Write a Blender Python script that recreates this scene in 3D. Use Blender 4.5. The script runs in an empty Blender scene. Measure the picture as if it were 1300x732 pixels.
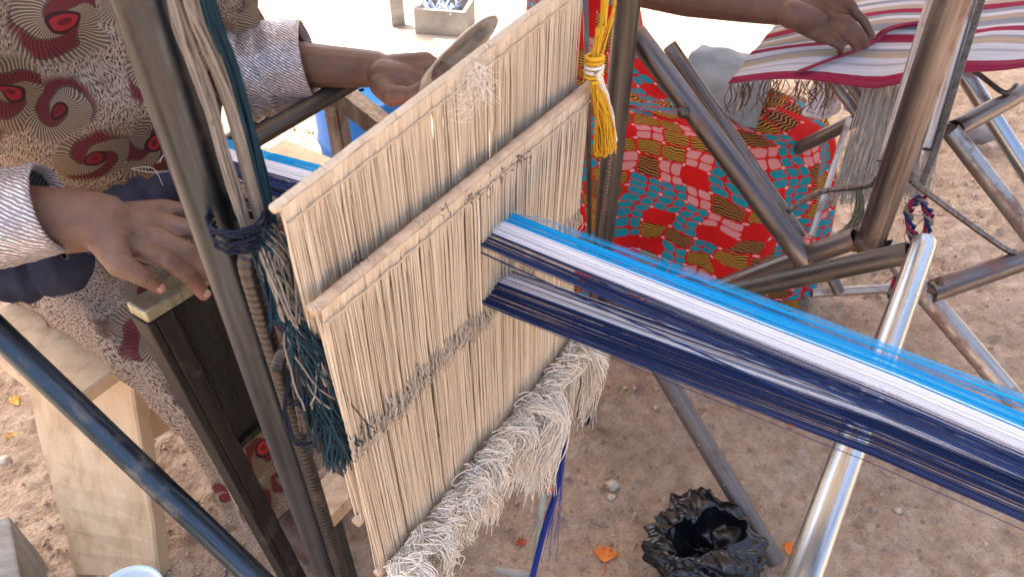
import bpy, bmesh, math, random
from mathutils import Vector, Matrix, noise
random.seed(11)
sc = bpy.context.scene
col = sc.collection
# ------------------------------------------------------------------ camera, world, sun, exposure
CAMH, PITCH, FPX = 1.55, math.radians(42), 960.0
cam = bpy.data.objects.new('camera', bpy.data.cameras.new('camera'))
col.objects.link(cam); sc.camera = cam
cam.location = (0, 0, CAMH); cam.rotation_euler = (math.radians(90) - PITCH, 0, 0)
cam.data.sensor_width = 36; cam.data.lens = 36 * FPX / 1300.0
cam.data.clip_start = 0.02; cam.data.clip_end = 500
cam.data.dof.use_dof = True; cam.data.dof.focus_distance = 1.08; cam.data.dof.aperture_fstop = 8.0
SUN_EL, SUN_AZ = math.radians(66), math.radians(-35)      # azimuth from +Y towards +X
sd = Vector((math.sin(SUN_AZ) * math.cos(SUN_EL), math.cos(SUN_AZ) * math.cos(SUN_EL), math.sin(SUN_EL)))
w = bpy.data.worlds.new('World'); sc.world = w; w.use_nodes = True
wn = w.node_tree.nodes; bg = wn['Background']
sky = wn.new('ShaderNodeTexSky'); sky.sky_type = 'NISHITA'; sky.sun_disc = False
sky.sun_elevation = SUN_EL; sky.sun_rotation = SUN_AZ; sky.dust_density = 6.0; sky.air_density = .7; sky.ozone_density = .4
w.node_tree.links.new(sky.outputs[0], bg.inputs[0]); bg.inputs[1].default_value = 0.15
sl = bpy.data.lights.new('sun', 'SUN'); sl.energy = 4.0; sl.angle = math.radians(0.5); sl.color = (1, .95, .87)
so = bpy.data.objects.new('sun', sl); col.objects.link(so); so.rotation_euler = sd.to_track_quat('Z', 'Y').to_euler()
sc.view_settings.view_transform = 'Standard'; sc.view_settings.look = 'None'
sc.view_settings.gamma = 1; sc.view_settings.use_curve_mapping = False
sc.view_settings.exposure = 2.22
sc.cycles.use_denoising = True
sc.cycles.max_bounces = 8; sc.cycles.diffuse_bounces = 5

# ------------------------------------------------------------------ measuring helpers
cp, sp = math.cos(PITCH), math.sin(PITCH)
def ray(u, v):
    x = (u - 650) / FPX; y = -(v - 366) / FPX
    return Vector((x, cp + sp * y, -sp + cp * y))
ORG = Vector((0, 0, CAMH))
def ptk(u, v, k): return ORG + ray(u, v) * k
def ptz(u, v, z): d = ray(u, v); return ORG + d * ((z - CAMH) / d.z)
NX, NY = .837, -.547
def ptn(u, v, n):
    d = ray(u, v); return ORG + d * (n / (d.x * NX + d.y * NY))
def un(u, n, z): return Vector((n * NX + u * -NY, n * NY + u * NX, z))
ND = Vector((NX, NY, 0)); UD = Vector((-NY, NX, 0)); ZD = Vector((0, 0, 1))
R = random.random
def rr(a, b): return a + (b - a) * random.random()

# ------------------------------------------------------------------ material helpers
class G:
    def __init__(s, name):
        s.m = bpy.data.materials.new(name); s.m.use_nodes = True
        s.t = s.m.node_tree; s.b = s.t.nodes['Principled BSDF']
    def n(s, typ, **kw):
        x = s.t.nodes.new(typ)
        for k, v in kw.items(): setattr(x, k, v)
        return x
    def put(s, sock, v):
        if v is None: return
        if hasattr(v, 'node'): s.t.links.new(v, sock)
        else: sock.default_value = v
    def math(s, op, a, b=None, c=None):
        x = s.n('ShaderNodeMath', operation=op); s.put(x.inputs[0], a); s.put(x.inputs[1], b); s.put(x.inputs[2], c)
        return x.outputs[0]
    def mix(s, f, a, b):
        x = s.n('ShaderNodeMix', data_type='RGBA'); s.put(x.inputs[0], f)
        for i, v in ((6, a), (7, b)):
            if isinstance(v, tuple): v = (*v[:3], 1)
            s.put(x.inputs[i], v)
        return x.outputs[2]
    def coord(s, kind='Object', scale=(1, 1, 1)):
        tc = s.n('ShaderNodeTexCoord'); mp = s.n('ShaderNodeMapping')
        s.t.links.new(tc.outputs[kind], mp.inputs[0]); mp.inputs['Scale'].default_value = scale
        return mp.outputs[0]
    def noise(s, vec, scale, detail=4, rough=.55, dist=0):
        x = s.n('ShaderNodeTexNoise'); s.put(x.inputs['Vector'], vec)
        x.inputs['Scale'].default_value = scale; x.inputs['Detail'].default_value = detail
        x.inputs['Roughness'].default_value = rough; x.inputs['Distortion'].default_value = dist
        return x.outputs['Fac']
    def ramp(s, f, stops, interp='LINEAR'):
        x = s.n('ShaderNodeValToRGB'); x.color_ramp.interpolation = interp
        e = x.color_ramp.elements
        while len(e) < len(stops): e.new(.5)
        for i, (p, c) in enumerate(stops):
            e[i].position = p; e[i].color = (*c, 1) if isinstance(c, tuple) else (c, c, c, 1)
        s.put(x.inputs[0], f); return x.outputs[0]
    def bump(s, h, strength, dist=.002):
        x = s.n('ShaderNodeBump'); x.inputs['Strength'].default_value = strength; x.inputs['Distance'].default_value = dist
        s.put(x.inputs['Height'], h); s.t.links.new(x.outputs[0], s.b.inputs['Normal'])
    def set(s, color=None, rough=None, metal=None, **kw):
        if isinstance(color, tuple): color = (*color[:3], 1)
        s.put(s.b.inputs['Base Color'], color); s.put(s.b.inputs['Roughness'], rough); s.put(s.b.inputs['Metallic'], metal)
        for k, v in kw.items(): s.put(s.b.inputs[k.replace('_', ' ')], v)
        return s.m

def mat_steel(name, c1, c2, c3, metal=.8, rough=(.25, .55), spots=.35, sc_=90):
    g = G(name); oi = g.n('ShaderNodeObjectInfo')
    add = g.n('ShaderNodeVectorMath', operation='ADD')
    cmb = g.n('ShaderNodeCombineXYZ')
    g.put(cmb.inputs[2], g.math('MULTIPLY', oi.outputs['Random'], 40.0))
    g.t.links.new(g.coord('Object', (1, 1, .03)), add.inputs[0]); g.t.links.new(cmb.outputs[0], add.inputs[1])
    st = g.noise(add.outputs[0], sc_, 5, .6)
    add2 = g.n('ShaderNodeVectorMath', operation='ADD')
    g.t.links.new(g.coord('Object', (1, 1, .6)), add2.inputs[0]); g.t.links.new(cmb.outputs[0], add2.inputs[1])
    bl = g.noise(add2.outputs[0], 22, 6, .65)
    fine = g.noise(add2.outputs[0], 240, 3, .7)
    c = g.mix(g.ramp(st, [(.35, 0.0), (.68, 1.0)]), c1, c2)
    msk = g.ramp(bl, [(.54 - spots * .12, 0.0), (.66 - spots * .12, 1.0)])
    c = g.mix(msk, c, c3)
    r = g.math('ADD', g.math('MULTIPLY', st, rough[1] - rough[0]), rough[0])
    r = g.math('ADD', r, g.math('MULTIPLY', msk, .22))
    g.bump(g.math('ADD', g.math('MULTIPLY', st, .6), g.math('MULTIPLY', fine, .5)), .25, .0012)
    return g.set(c, r, g.math('SUBTRACT', metal, g.math('MULTIPLY', msk, metal * .75)))
STEEL_DARK = mat_steel('dark_worn_steel', (.045, .041, .037), (.125, .117, .109), (.08, .056, .04), .8, (.30, .5), .0)
STEEL_POST = mat_steel('grey_brown_steel', (.004, .005, .007), (.058, .068, .082), (.035, .028, .023), .6, (.24, .40), -.1, 75)
STEEL_BLUE = mat_steel('blue_black_steel', (.02, .032, .045), (.085, .115, .145), (.12, .12, .12), .85, (.26, .46), -.2)
STEEL_RUST = mat_steel('rusty_brown_steel', (.085, .07, .066), (.21, .185, .175), (.135, .062, .045), .9, (.28, .48), .12, 120)
STEEL_GALV = mat_steel('galvanised_steel', (.30, .335, .36), (.60, .635, .66), (.30, .30, .29), 1.0, (.2, .36), -.8)
STEEL_SILV = mat_steel('scuffed_silver_steel', (.24, .22, .21), (.46, .45, .43), (.18, .11, .085), .9, (.26, .48), .2)
BRASSY = mat_steel('brassy_metal', (.34, .32, .22), (.5, .47, .34), (.16, .14, .1), .85, (.28, .5), .1)
STEEL_MATTE = mat_steel('dull_brown_steel', (.12, .10, .09), (.19, .165, .15), (.10, .08, .07), .5, (.42, .6), -.2)
BLACK_BAR = mat_steel('blackened_bar', (.007, .006, .0055), (.032, .029, .026), (.05, .038, .03), .5, (.35, .55), -.1)
REBAR = mat_steel('dark_rebar', (.018, .017, .017), (.075, .07, .068), (.06, .038, .028), .7, (.28, .45), .1)
WELD = mat_steel('weld_bead', (.06, .045, .04), (.12, .09, .075), (.1, .05, .03), .7, (.4, .6))

def mat_strand(name, c1, c2, rough=.8, fuzz=True, c3=None):
    g = G(name); at = g.n('ShaderNodeAttribute', attribute_name='tint')
    tc = g.coord('Object')
    nz = g.noise(tc, 60, 3)
    f = g.math('ADD', g.math('MULTIPLY', at.outputs['Fac'], .75), g.math('MULTIPLY', nz, .3))
    c = g.mix(f, c1, c2)
    if c3: c = g.mix(g.ramp(at.outputs['Fac'], [(.93, 0.0), (.94, 1.0)], 'CONSTANT'), c, c3)
    g.bump(g.noise(tc, 900, 2), .3, .0006)
    return g.set(c, rough, 0.0, Sheen_Weight=.02, Specular_IOR_Level=.2)
CREAM = mat_strand('cream_cotton', (.48, .375, .26), (.77, .665, .505), .8, c3=(.48, .36, .26))
EYE_C = mat_strand('grey_eye_cotton', (.30, .25, .19), (.62, .54, .43))  # greyer, darker cotton tone for the eye knots
CREAM2 = mat_strand('pale_frayed_cotton', (.66, .58, .47), (.90, .84, .73))
BLUE_Y = mat_strand('bright_blue_yarn', (.004, .29, .62), (.012, .41, .78))
WHITE_Y = mat_strand('white_yarn', (.70, .70, .76), (.88, .88, .91), c3=(.22, .23, .32))
NAVY_Y = mat_strand('navy_yarn', (.007, .014, .058), (.022, .050, .165), c3=(.2, .22, .33))
YELLOW_Y = mat_strand('golden_yarn', (.58, .29, .015), (.80, .46, .03), c3=(.8, .72, .6))
GREY_Y = mat_strand('grey_fuzzy_yarn', (.24, .22, .185), (.45, .42, .36))
TEAL_Y = mat_strand('teal_yarn', (.004, .010, .022), (.012, .055, .075))
INK_Y = mat_strand('ink_navy_yarn', (.004, .006, .014), (.012, .018, .05))
BEIGE_Y = mat_strand('beige_yarn', (.10, .082, .066), (.36, .31, .25))
COBALT_Y = mat_strand('cobalt_yarn', (.01, .025, .15), (.03, .06, .32))
MAROON_Y = mat_strand('maroon_yarn', (.14, .008, .03), (.27, .02, .06))
CORD_TAN = mat_strand('tan_cord', (.11, .095, .08), (.27, .235, .19))
BROWN_Y = mat_strand('brown_yarn', (.06, .03, .02), (.24, .12, .06), c3=(.6, .55, .5))

def mat_simple(name, stops, scale=12, rough=.7, metal=0, bump=.2, stretch=(1, 1, 1), coord='Object', bscale=None, **kw):
    g = G(name); c = g.coord(coord, stretch); nz = g.noise(c, scale, 6, .6, .3)
    g.bump(g.noise(c, bscale or scale * 6, 5, .65), bump, .003)
    return g.set(g.ramp(nz, stops), rough, metal, **kw)
WOOD_PALE = mat_simple('pale_raw_wood', [(.3, (.46, .31, .17)), (.5, (.62, .45, .27)), (.75, (.70, .54, .35))], 9, .65, stretch=(3, 3, .35), bump=.25)
WOOD_STICK = mat_simple('smooth_stick_wood', [(.3, (.36, .24, .15)), (.7, (.60, .45, .31))], 30, .5, stretch=(2, 2, .25))
WOOD_SHUTTLE = mat_simple('worn_shuttle_wood', [(.3, (.20, .135, .08)), (.7, (.46, .38, .27))], 14, .3, stretch=(1, 1, 3))
DARKWOOD = mat_simple('dark_panel', [(.3, (.008, .007, .006)), (.7, (.03, .026, .022))], 18, .6, stretch=(4, 4, .3))
SKIN1 = None
def mat_skin(name, a, b, palm):
    g = G(name); c = g.coord('Object')
    nz = g.noise(c, 16, 5, .6); fine = g.noise(c, 260, 4, .6)
    vo = g.n('ShaderNodeTexVoronoi'); g.put(vo.inputs['Vector'], c); vo.inputs['Scale'].default_value = 420
    at = g.n('ShaderNodeAttribute', attribute_name='tint')
    cc = g.mix(at.outputs['Fac'], g.ramp(nz, [(.3, a), (.7, b)]), palm)
    dk = g.n('ShaderNodeAttribute', attribute_name='knuckle')
    cc = g.mix(g.math('MULTIPLY', dk.outputs['Fac'], .65), cc, tuple(q * .38 for q in a))
    cc = g.mix(g.ramp(g.noise(c, 55, 5, .7), [(.35, .35), (.6, 0.0)]), cc, tuple(q * .55 for q in a))
    wr_ = g.noise(c, 120, 6, .75, 1.5)
    g.bump(g.math('ADD', g.math('ADD', g.math('MULTIPLY', fine, .8), g.math('MULTIPLY', wr_, 1.4)), g.math('MULTIPLY', vo.outputs['Distance'], .8)), .5, .0016)
    g.b.inputs['Subsurface Weight'].default_value = .06
    g.b.inputs['Subsurface Radius'].default_value = (.01, .004, .002)
    return g.set(cc, g.math('ADD', g.math('MULTIPLY', fine, .25), .36))
SKIN_A = mat_skin('brown_skin', (.125, .064, .042), (.19, .105, .07), (.36, .15, .095))
SKIN_B = mat_skin('deep_brown_skin', (.085, .04, .026), (.13, .062, .04), (.22, .10, .07))

def mat_swirl():
    g = G('swirl_print_cotton'); uv = g.n('ShaderNodeUVMap').outputs[0]
    wn_ = g.n('ShaderNodeTexNoise'); g.put(wn_.inputs['Vector'], uv); wn_.inputs['Scale'].default_value = 11
    wsub = g.n('ShaderNodeVectorMath', operation='MULTIPLY_ADD')
    g.put(wsub.inputs[0], wn_.outputs['Color']); wsub.inputs[1].default_value = (.05, .05, 0); g.put(wsub.inputs[2], uv)
    p = wsub.outputs[0]
    vo = g.n('ShaderNodeTexVoronoi', voronoi_dimensions='2D'); g.put(vo.inputs['Vector'], p)
    vo.inputs['Scale'].default_value = 8.2; vo.inputs['Randomness'].default_value = .8
    df = g.n('ShaderNodeVectorMath', operation='SUBTRACT'); g.put(df.inputs[0], p); g.put(df.inputs[1], vo.outputs['Position'])
    sx = g.n('ShaderNodeSeparateXYZ'); g.put(sx.inputs[0], df.outputs[0])
    cr = g.n('ShaderNodeSeparateXYZ'); g.put(cr.inputs[0], vo.outputs['Color'])
    r0 = g.math('SQRT', g.math('ADD', g.math('MULTIPLY', sx.outputs[0], sx.outputs[0]), g.math('MULTIPLY', sx.outputs[1], sx.outputs[1])))
    r = g.math('DIVIDE', r0, g.math('ADD', .75, g.math('MULTIPLY', cr.outputs[2], .75)))
    a = g.math('ARCTAN2', sx.outputs[1], sx.outputs[0])
    ph = g.math('MULTIPLY', cr.outputs[0], 6.28)
    on = g.math('GREATER_THAN', cr.outputs[1], .22)
    mp = g.n('ShaderNodeMapping'); g.put(mp.inputs[0], p); mp.inputs['Scale'].default_value = (1, .3, 1); mp.inputs['Rotation'].default_value = (0, 0, .5)
    d1 = g.noise(mp.outputs[0], 520, 2, .5)
    big = g.noise(uv, 9, 3)
    ground = g.mix(g.ramp(d1, [(.41, 0.0), (.53, 1.0)]), (.055, .038, .032), g.mix(big, (.27, .195, .14), (.47, .375, .29)))
    ln = g.math('SINE', g.math('ADD', g.math('MULTIPLY', a, 54), g.math('MULTIPLY', r, 520)))
    lines = g.mix(g.ramp(ln, [(.35, 0.0), (.6, 1.0)]), (.11, .08, .062), g.mix(cr.outputs[1], (.40, .32, .225), (.29, .20, .085)))
    blot = g.ramp(g.noise(uv, 11, 3, .5), [(.60, 0.0), (.66, 1.0)])  # large dark maroon blotches, shadow painted into the print
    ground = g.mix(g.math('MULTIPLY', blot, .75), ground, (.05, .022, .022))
    halo = g.math('MULTIPLY', on, g.ramp(g.math('ADD', r, g.math('MULTIPLY', g.noise(uv, 30, 2), .03)), [(.062, 1.0), (.072, 0.0)]))
    c = g.mix(halo, ground, lines)
    # one or two hooked maroon arms winding outward
    arms = g.math('ADD', 1.0, g.math('ROUND', g.math('MULTIPLY', cr.outputs[2], 1.6)))
    s3 = g.math('SINE', g.math('ADD', g.math('ADD', g.math('MULTIPLY', a, arms), g.math('MULTIPLY', r, -118)), ph))
    ring = g.math('MULTIPLY', on, g.math('MULTIPLY', g.math('GREATER_THAN', r, .014), g.ramp(g.math('ADD', r, g.math('MULTIPLY', g.noise(uv, 22, 2), .03)), [(.060, 1.0), (.066, 0.0)])))
    arm = g.math('MULTIPLY', g.ramp(s3, [(.42, 0.0), (.5, 1.0)]), ring)
    fl = g.math('SINE', g.math('ADD', g.math('MULTIPLY', a, 50), g.math('MULTIPLY', r, 700)))
    red = g.mix(g.ramp(fl, [(.1, 0.0), (.35, 1.0)]), (.075, .02, .022), (.17, .027, .031))
    c = g.mix(arm, c, red)
    dk = g.math('MULTIPLY', g.ramp(g.math('ABSOLUTE', g.math('SUBTRACT', s3, .34)), [(.06, 1.0), (.12, 0.0)]), ring)
    c = g.mix(g.math('MULTIPLY', dk, .85), c, (.03, .018, .018))
    def disc(lim): return g.math('MULTIPLY', on, g.math('LESS_THAN', r, lim))
    c = g.mix(disc(.0145), c, (.04, .015, .015))
    c = g.mix(disc(.0105), c, g.mix(cr.outputs[2], (.10, .012, .018), (.36, .03, .035)))
    c = g.mix(disc(.0045), c, (.12, .015, .02))
    g.bump(g.noise(uv, 1400, 2), .25, .0006)
    return g.set(c, .8, 0.0, Specular_IOR_Level=.2)
def mat_blocks():
    g = G('red_block_print_cotton'); uv = g.n('ShaderNodeUVMap').outputs[0]
    wn_ = g.n('ShaderNodeTexNoise'); g.put(wn_.inputs['Vector'], uv); wn_.inputs['Scale'].default_value = 7
    ws = g.n('ShaderNodeVectorMath', operation='MULTIPLY_ADD')
    g.put(ws.inputs[0], wn_.outputs['Color']); ws.inputs[1].default_value = (.08, .08, 0); g.put(ws.inputs[2], uv)
    S = g.n('ShaderNodeVectorMath', operation='SCALE'); g.put(S.inputs[0], ws.outputs[0]); S.inputs['Scale'].default_value = 1 / .050
    rot = g.n('ShaderNodeMapping'); g.put(rot.inputs[0], S.outputs[0]); rot.inputs['Rotation'].default_value = (0, 0, .12)
    fl = g.n('ShaderNodeVectorMath', operation='FLOOR'); g.put(fl.inputs[0], rot.outputs[0])
    fr = g.n('ShaderNodeVectorMath', operation='FRACTION'); g.put(fr.inputs[0], rot.outputs[0])
    wnz = g.n('ShaderNodeTexWhiteNoise', noise_dimensions='2D'); g.put(wnz.inputs['Vector'], fl.outputs[0])
    rnd = wnz.outputs['Value']
    f = g.n('ShaderNodeSeparateXYZ'); g.put(f.inputs[0], fr.outputs[0])
    def rsq(x, y, lim):
        X = g.math('POWER', g.math('ABSOLUTE', g.math('SUBTRACT', x, .5)), 4.0)
        Y = g.math('POWER', g.math('ABSOLUTE', g.math('SUBTRACT', y, .5)), 4.0)
        return g.math('LESS_THAN', g.math('ADD', X, Y), lim ** 4)
    sm = rsq(g.math('FRACT', g.math('MULTIPLY', f.outputs[0], 2)), g.math('FRACT', g.math('MULTIPLY', f.outputs[1], 2)), .43)
    bgs = rsq(f.outputs[0], f.outputs[1], .46)
    RED = (.52, .012, .012)
    def rng(a, b): return g.math('MULTIPLY', g.math('GREATER_THAN', rnd, a), g.math('LESS_THAN', rnd, b))
    c = g.mix(g.math('MULTIPLY', rng(-.1, .28), sm), RED, (.01, .23, .29))
    c = g.mix(g.math('MULTIPLY', rng(.28, .38), sm), c, (.60, .25, .24))
    wv = g.math('SINE', g.math('ADD', g.math('MULTIPLY', f.outputs[1], 46), g.math('MULTIPLY', g.math('SINE', g.math('MULTIPLY', f.outputs[0], 14)), 1.1)))
    gold = g.mix(g.ramp(wv, [(.35, 0.0), (.6, 1.0)]), (.035, .012, .01), (.72, .38, .04))
    c = g.mix(g.math('MULTIPLY', rng(.38, .64), bgs), c, gold)
    gold2 = g.mix(g.ramp(wv, [(.75, 0.0), (.9, 1.0)]), (.06, .014, .01), (.68, .36, .08))
    c = g.mix(g.math('MULTIPLY', rng(.66, .84), bgs), c, gold2)
    c = g.mix(g.math('MULTIPLY', rng(.84, 2), bgs), c, (.55, .008, .008))
    cx = g.math('SUBTRACT', g.math('ABSOLUTE', g.math('SUBTRACT', f.outputs[0], .5)), .5)
    cy = g.math('SUBTRACT', g.math('ABSOLUTE', g.math('SUBTRACT', f.outputs[1], .5)), .5)
    dd = g.math('ADD', g.math('MULTIPLY', cx, cx), g.math('MULTIPLY', cy, cy))
    c = g.mix(g.math('LESS_THAN', dd, .005), c, (.68, .42, .38))
    g.bump(g.noise(uv, 1400, 2), .2, .0006)
    return g.set(c, .8, 0.0, Specular_IOR_Level=.2)
def mat_cuff():
    g = G('silver_thread_cloth'); uv = g.n('ShaderNodeUVMap').outputs[0]
    mp = g.n('ShaderNodeMapping'); g.put(mp.inputs[0], uv); mp.inputs['Rotation'].default_value = (0, 0, .75)
    s = g.n('ShaderNodeSeparateXYZ'); g.put(s.inputs[0], mp.outputs[0])
    wob = g.math('MULTIPLY', g.noise(uv, 45, 3), 7.0)
    wv = g.math('SINE', g.math('ADD', g.math('MULTIPLY', s.outputs[0], 1350), wob))
    mp2 = g.n('ShaderNodeMapping'); g.put(mp2.inputs[0], mp.outputs[0]); mp2.inputs['Scale'].default_value = (420, 130, 1)
    ds = g.noise(mp2.outputs[0], 1, 2, .6)
    m = g.math('MULTIPLY', g.ramp(wv, [(.25, 0.0), (.55, 1.0)]), g.ramp(ds, [(.38, .22), (.60, 1.0)]))
    c = g.mix(m, (.20, .165, .16), (.92, .92, .95))
    g.bump(wv, .35, .0008)
    return g.set(c, .30, g.math('MULTIPLY', m, .55))
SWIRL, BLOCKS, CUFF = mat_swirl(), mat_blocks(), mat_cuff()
HEADCLOTH = mat_simple('plain_dark_headcloth', [(.3, (.05, .02, .03)), (.7, (.09, .03, .05))], 20, .8)

# ------------------------------------------------------------------ object helpers
def tag(o, label=None, cat=None, group=None, kind=None):
    for k, v in (('label', label), ('category', cat), ('group', group), ('kind', kind)):
        if v: o[k] = v
    return o
def empty(name, loc, label, cat, group=None):
    o = bpy.data.objects.new(name, None); col.objects.link(o); o.location = loc; o.empty_display_size = .1
    return tag(o, label, cat, group)
def origin_of(p):
    v = Vector((0, 0, 0))
    while p is not None: v += p.location; p = p.parent
    return v
def adopt(o, parent):
    o.parent = parent; o.matrix_parent_inverse = Matrix.Translation(-origin_of(parent))
class MB:
    def __init__(s): s.v = []; s.f = []; s.t = []; s.uv = []
    def tube(s, pts, r, sides=4, tint=None, caps=True, flat=1.0):
        t = R() if tint is None else tint
        n = len(pts); base = len(s.v)
        rs = r if isinstance(r, (list, tuple)) else [r] * n
        up = None
        for i, p in enumerate(pts):
            d = (pts[min(i + 1, n - 1)] - pts[max(i - 1, 0)])
            d = d.normalized() if d.length > 1e-9 else Vector((0, 0, 1))
            if up is None:
                a = d.orthogonal().normalized()
            else:
                a = up - d * up.dot(d)
                a = a.normalized() if a.length > 1e-6 else d.orthogonal().normalized()
            up = a; b = d.cross(a)
            for k in range(sides):
                an = 2 * math.pi * k / sides
                s.v.append(p + a * (math.cos(an) * rs[i]) + b * (math.sin(an) * rs[i] * flat)); s.t.append(t)
        for i in range(n - 1):
            for k in range(sides):
                q = (k + 1) % sides
                s.f.append((base + i * sides + k, base + i * sides + q, base + (i + 1) * sides + q, base + (i + 1) * sides + k))
        if caps:
            s.f.append(tuple(base + k for k in reversed(range(sides))))
            s.f.append(tuple(base + (n - 1) * sides + k for k in range(sides)))
    def capsule(s, pts, rs, sides=14, tint=0.0):
        # round-ended tube
        P, Q = [], []
        d0 = (pts[0] - pts[1]).normalized(); d1 = (pts[-1] - pts[-2]).normalized()
        for a in (88, 60, 30):
            P.append(pts[0] + d0 * rs[0] * math.sin(math.radians(a))); Q.append(max(rs[0] * math.cos(math.radians(a)), 1e-4))
        P += pts; Q += rs
        for a in (30, 60, 88):
            P.append(pts[-1] + d1 * rs[-1] * math.sin(math.radians(a))); Q.append(max(rs[-1] * math.cos(math.radians(a)), 1e-4))
        s.tube(P, Q, sides, tint)
    def box(s, c, ax, ay, az, tint=0.0):
        b = len(s.v)
        for i in (-1, 1):
            for j in (-1, 1):
                for k in (-1, 1):
                    s.v.append(c + ax * i + ay * j + az * k); s.t.append(tint)
        for q in ((0, 1, 3, 2), (4, 6, 7, 5), (0, 4, 5, 1), (2, 3, 7, 6), (0, 2, 6, 4), (1, 5, 7, 3)):
            s.f.append(tuple(b + i for i in q))
    def ball(s, c, rx, ry=None, rz=None, seg=10, tint=0.0, wob=0.0, axes=None):
        ry = ry or rx; rz = rz or rx; b = len(s.v); rows = seg // 2 + 1
        A = axes or (Vector((1, 0, 0)), Vector((0, 1, 0)), Vector((0, 0, 1)))
        for i in range(rows + 1):
            th = math.pi * i / rows
            for k in range(seg):
                ph = 2 * math.pi * k / seg
                q = Vector((math.sin(th) * math.cos(ph), math.sin(th) * math.sin(ph), math.cos(th)))
                m = 1 + (wob * noise.noise(q * 1.7 + c * 31) if wob else 0)
                if i in (0, rows): m = 1
                s.v.append(c + (A[0] * q.x * rx + A[1] * q.y * ry + A[2] * q.z * rz) * m); s.t.append(tint)
        for i in range(rows):
            for k in range(seg):
                q = (k + 1) % seg
                s.f.append((b + i * seg + k, b + i * seg + q, b + (i + 1) * seg + q, b + (i + 1) * seg + k)[::-1])
    def build(s, name, mat, parent=None, smooth=True, kind=None):
        me = bpy.data.meshes.new(name); me.from_pydata([tuple(v) for v in s.v], [], s.f)
        a = me.attributes.new('tint', 'FLOAT', 'POINT'); a.data.foreach_set('value', s.t)
        if s.uv:
            ul = me.uv_layers.new(name='UVMap'); li = [0] * len(me.loops); me.loops.foreach_get('vertex_index', li)
            flat = []
            for i, fuv in enumerate(s.uv): 
                for q in fuv: flat += q
            ul.data.foreach_set('uv', flat)
        me.materials.append(mat)
        if smooth: me.polygons.foreach_set('use_smooth', [True] * len(me.polygons))
        me.update()
        o = bpy.data.objects.new(name, me); col.objects.link(o)
        if parent: adopt(o, parent)
        if kind: o['kind'] = kind
        return o
def centre_mesh(o, c):
    """put the object's own origin at world point c (mesh was written in world space)"""
    o.data.transform(Matrix.Translation(-c)); o.location = o.location + c
    return o
def pipe(name, p0, p1, r, mat, parent, hollow=True, bend=0.0, sides=22, rings=12, ribs=False):
    """one pipe with its own long axis: open rim and inner wall at each end"""
    d = p1 - p0; L = d.length
    vs, fs = [], []
    prof = []
    if hollow: prof += [(r * .82, .03), (r * .82, 0.0)]
    else: prof += [(r * .02, 0.0), (r * .9, 0.0)]
    prof += [(r * .97, 0.0)]
    if ribs:
        z = .004
        while z < L - .004:
            prof += [(r, z), (r * 1.0, z + .006), (r * 1.08, z + .0075), (r * 1.08, z + .0095), (r, z + .011)]; z += .0115
    else:
        for i in range(rings + 1): prof.append((r * (1 + .012 * noise.noise(Vector((i * 1.3, L * 7, r * 90)))), .0012 + (L - .0024) * i / rings))
    prof.append((r * .97, L))
    if hollow: prof += [(r * .82, L), (r * .82, L - .03)]
    else: prof += [(r * .9, L), (r * .02, L)]
    ph = R() * 9
    for (q, z) in prof:
        off = bend * math.sin(math.pi * z / L)
        for k in range(sides):
            a = 2 * math.pi * k / sides
            vs.append((math.cos(a) * q + off, math.sin(a) * q, z))
    for i in range(len(prof) - 1):
        for k in range(sides):
            q = (k + 1) % sides
            fs.append((i * sides + k, i * sides + q, (i + 1) * sides + q, (i + 1) * sides + k))
    n = len(prof)
    fs.append(tuple(reversed(range(sides)))); fs.append(tuple((n - 1) * sides + k for k in range(sides)))
    me = bpy.data.meshes.new(name); me.from_pydata(vs, [], fs); me.materials.append(mat)
    me.polygons.foreach_set('use_smooth', [True] * len(me.polygons)); me.update()
    me.set_sharp_from_angle(angle=math.radians(50))
    o = bpy.data.objects.new(name, me); col.objects.link(o)
    o.location = p0; o.rotation_mode = 'QUATERNION'; o.rotation_quaternion = d.to_track_quat('Z', 'Y')
    if parent: adopt(o, parent)
    return o
def rod(name, pts, r, mat, parent, sides=8, ribs=False):
    m = MB()
    if ribs:
        P, Q = [], []
        for i in range(len(pts) - 1):
            a, b = pts[i], pts[i + 1]; L = (b - a).length; n = max(1, int(L / .0075))
            for k in range(n):
                for (t, s) in ((0, 1), (.62, 1), (.7, 1.045), (.88, 1.045)):
                    P.append(a.lerp(b, (k + t) / n)); Q.append(r * s)
        P.append(pts[-1]); Q.append(r)
        m.tube(P, Q, 10, 0)
    else: m.tube(pts, r, sides, 0)
    return m.build(name, mat, parent)
def weld(parent, c, r, seed=0):
    m = MB(); m.ball(c, r, r, r * .7, 12, 0, .35)
    for k in range(3): m.ball(c + Vector((rr(-1, 1), rr(-1, 1), rr(-1, 1))) * r * .7, r * .45, seg=8, wob=.3)
    return m.build('weld_bead', WELD, parent)
def curve(pts, n):
    """Catmull-Rom through pts"""
    out = []; P = [pts[0]] + list(pts) + [pts[-1]]
    for i in range(1, len(P) - 2):
        for k in range(n):
            t = k / n; a, b, c, d = P[i - 1], P[i], P[i + 1], P[i + 2]
            out.append(.5 * ((2 * b) + (c - a) * t + (2 * a - 5 * b + 4 * c - d) * t * t + (3 * b - a - 3 * c + d) * t ** 3))
    out.append(pts[-1]); return out
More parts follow.
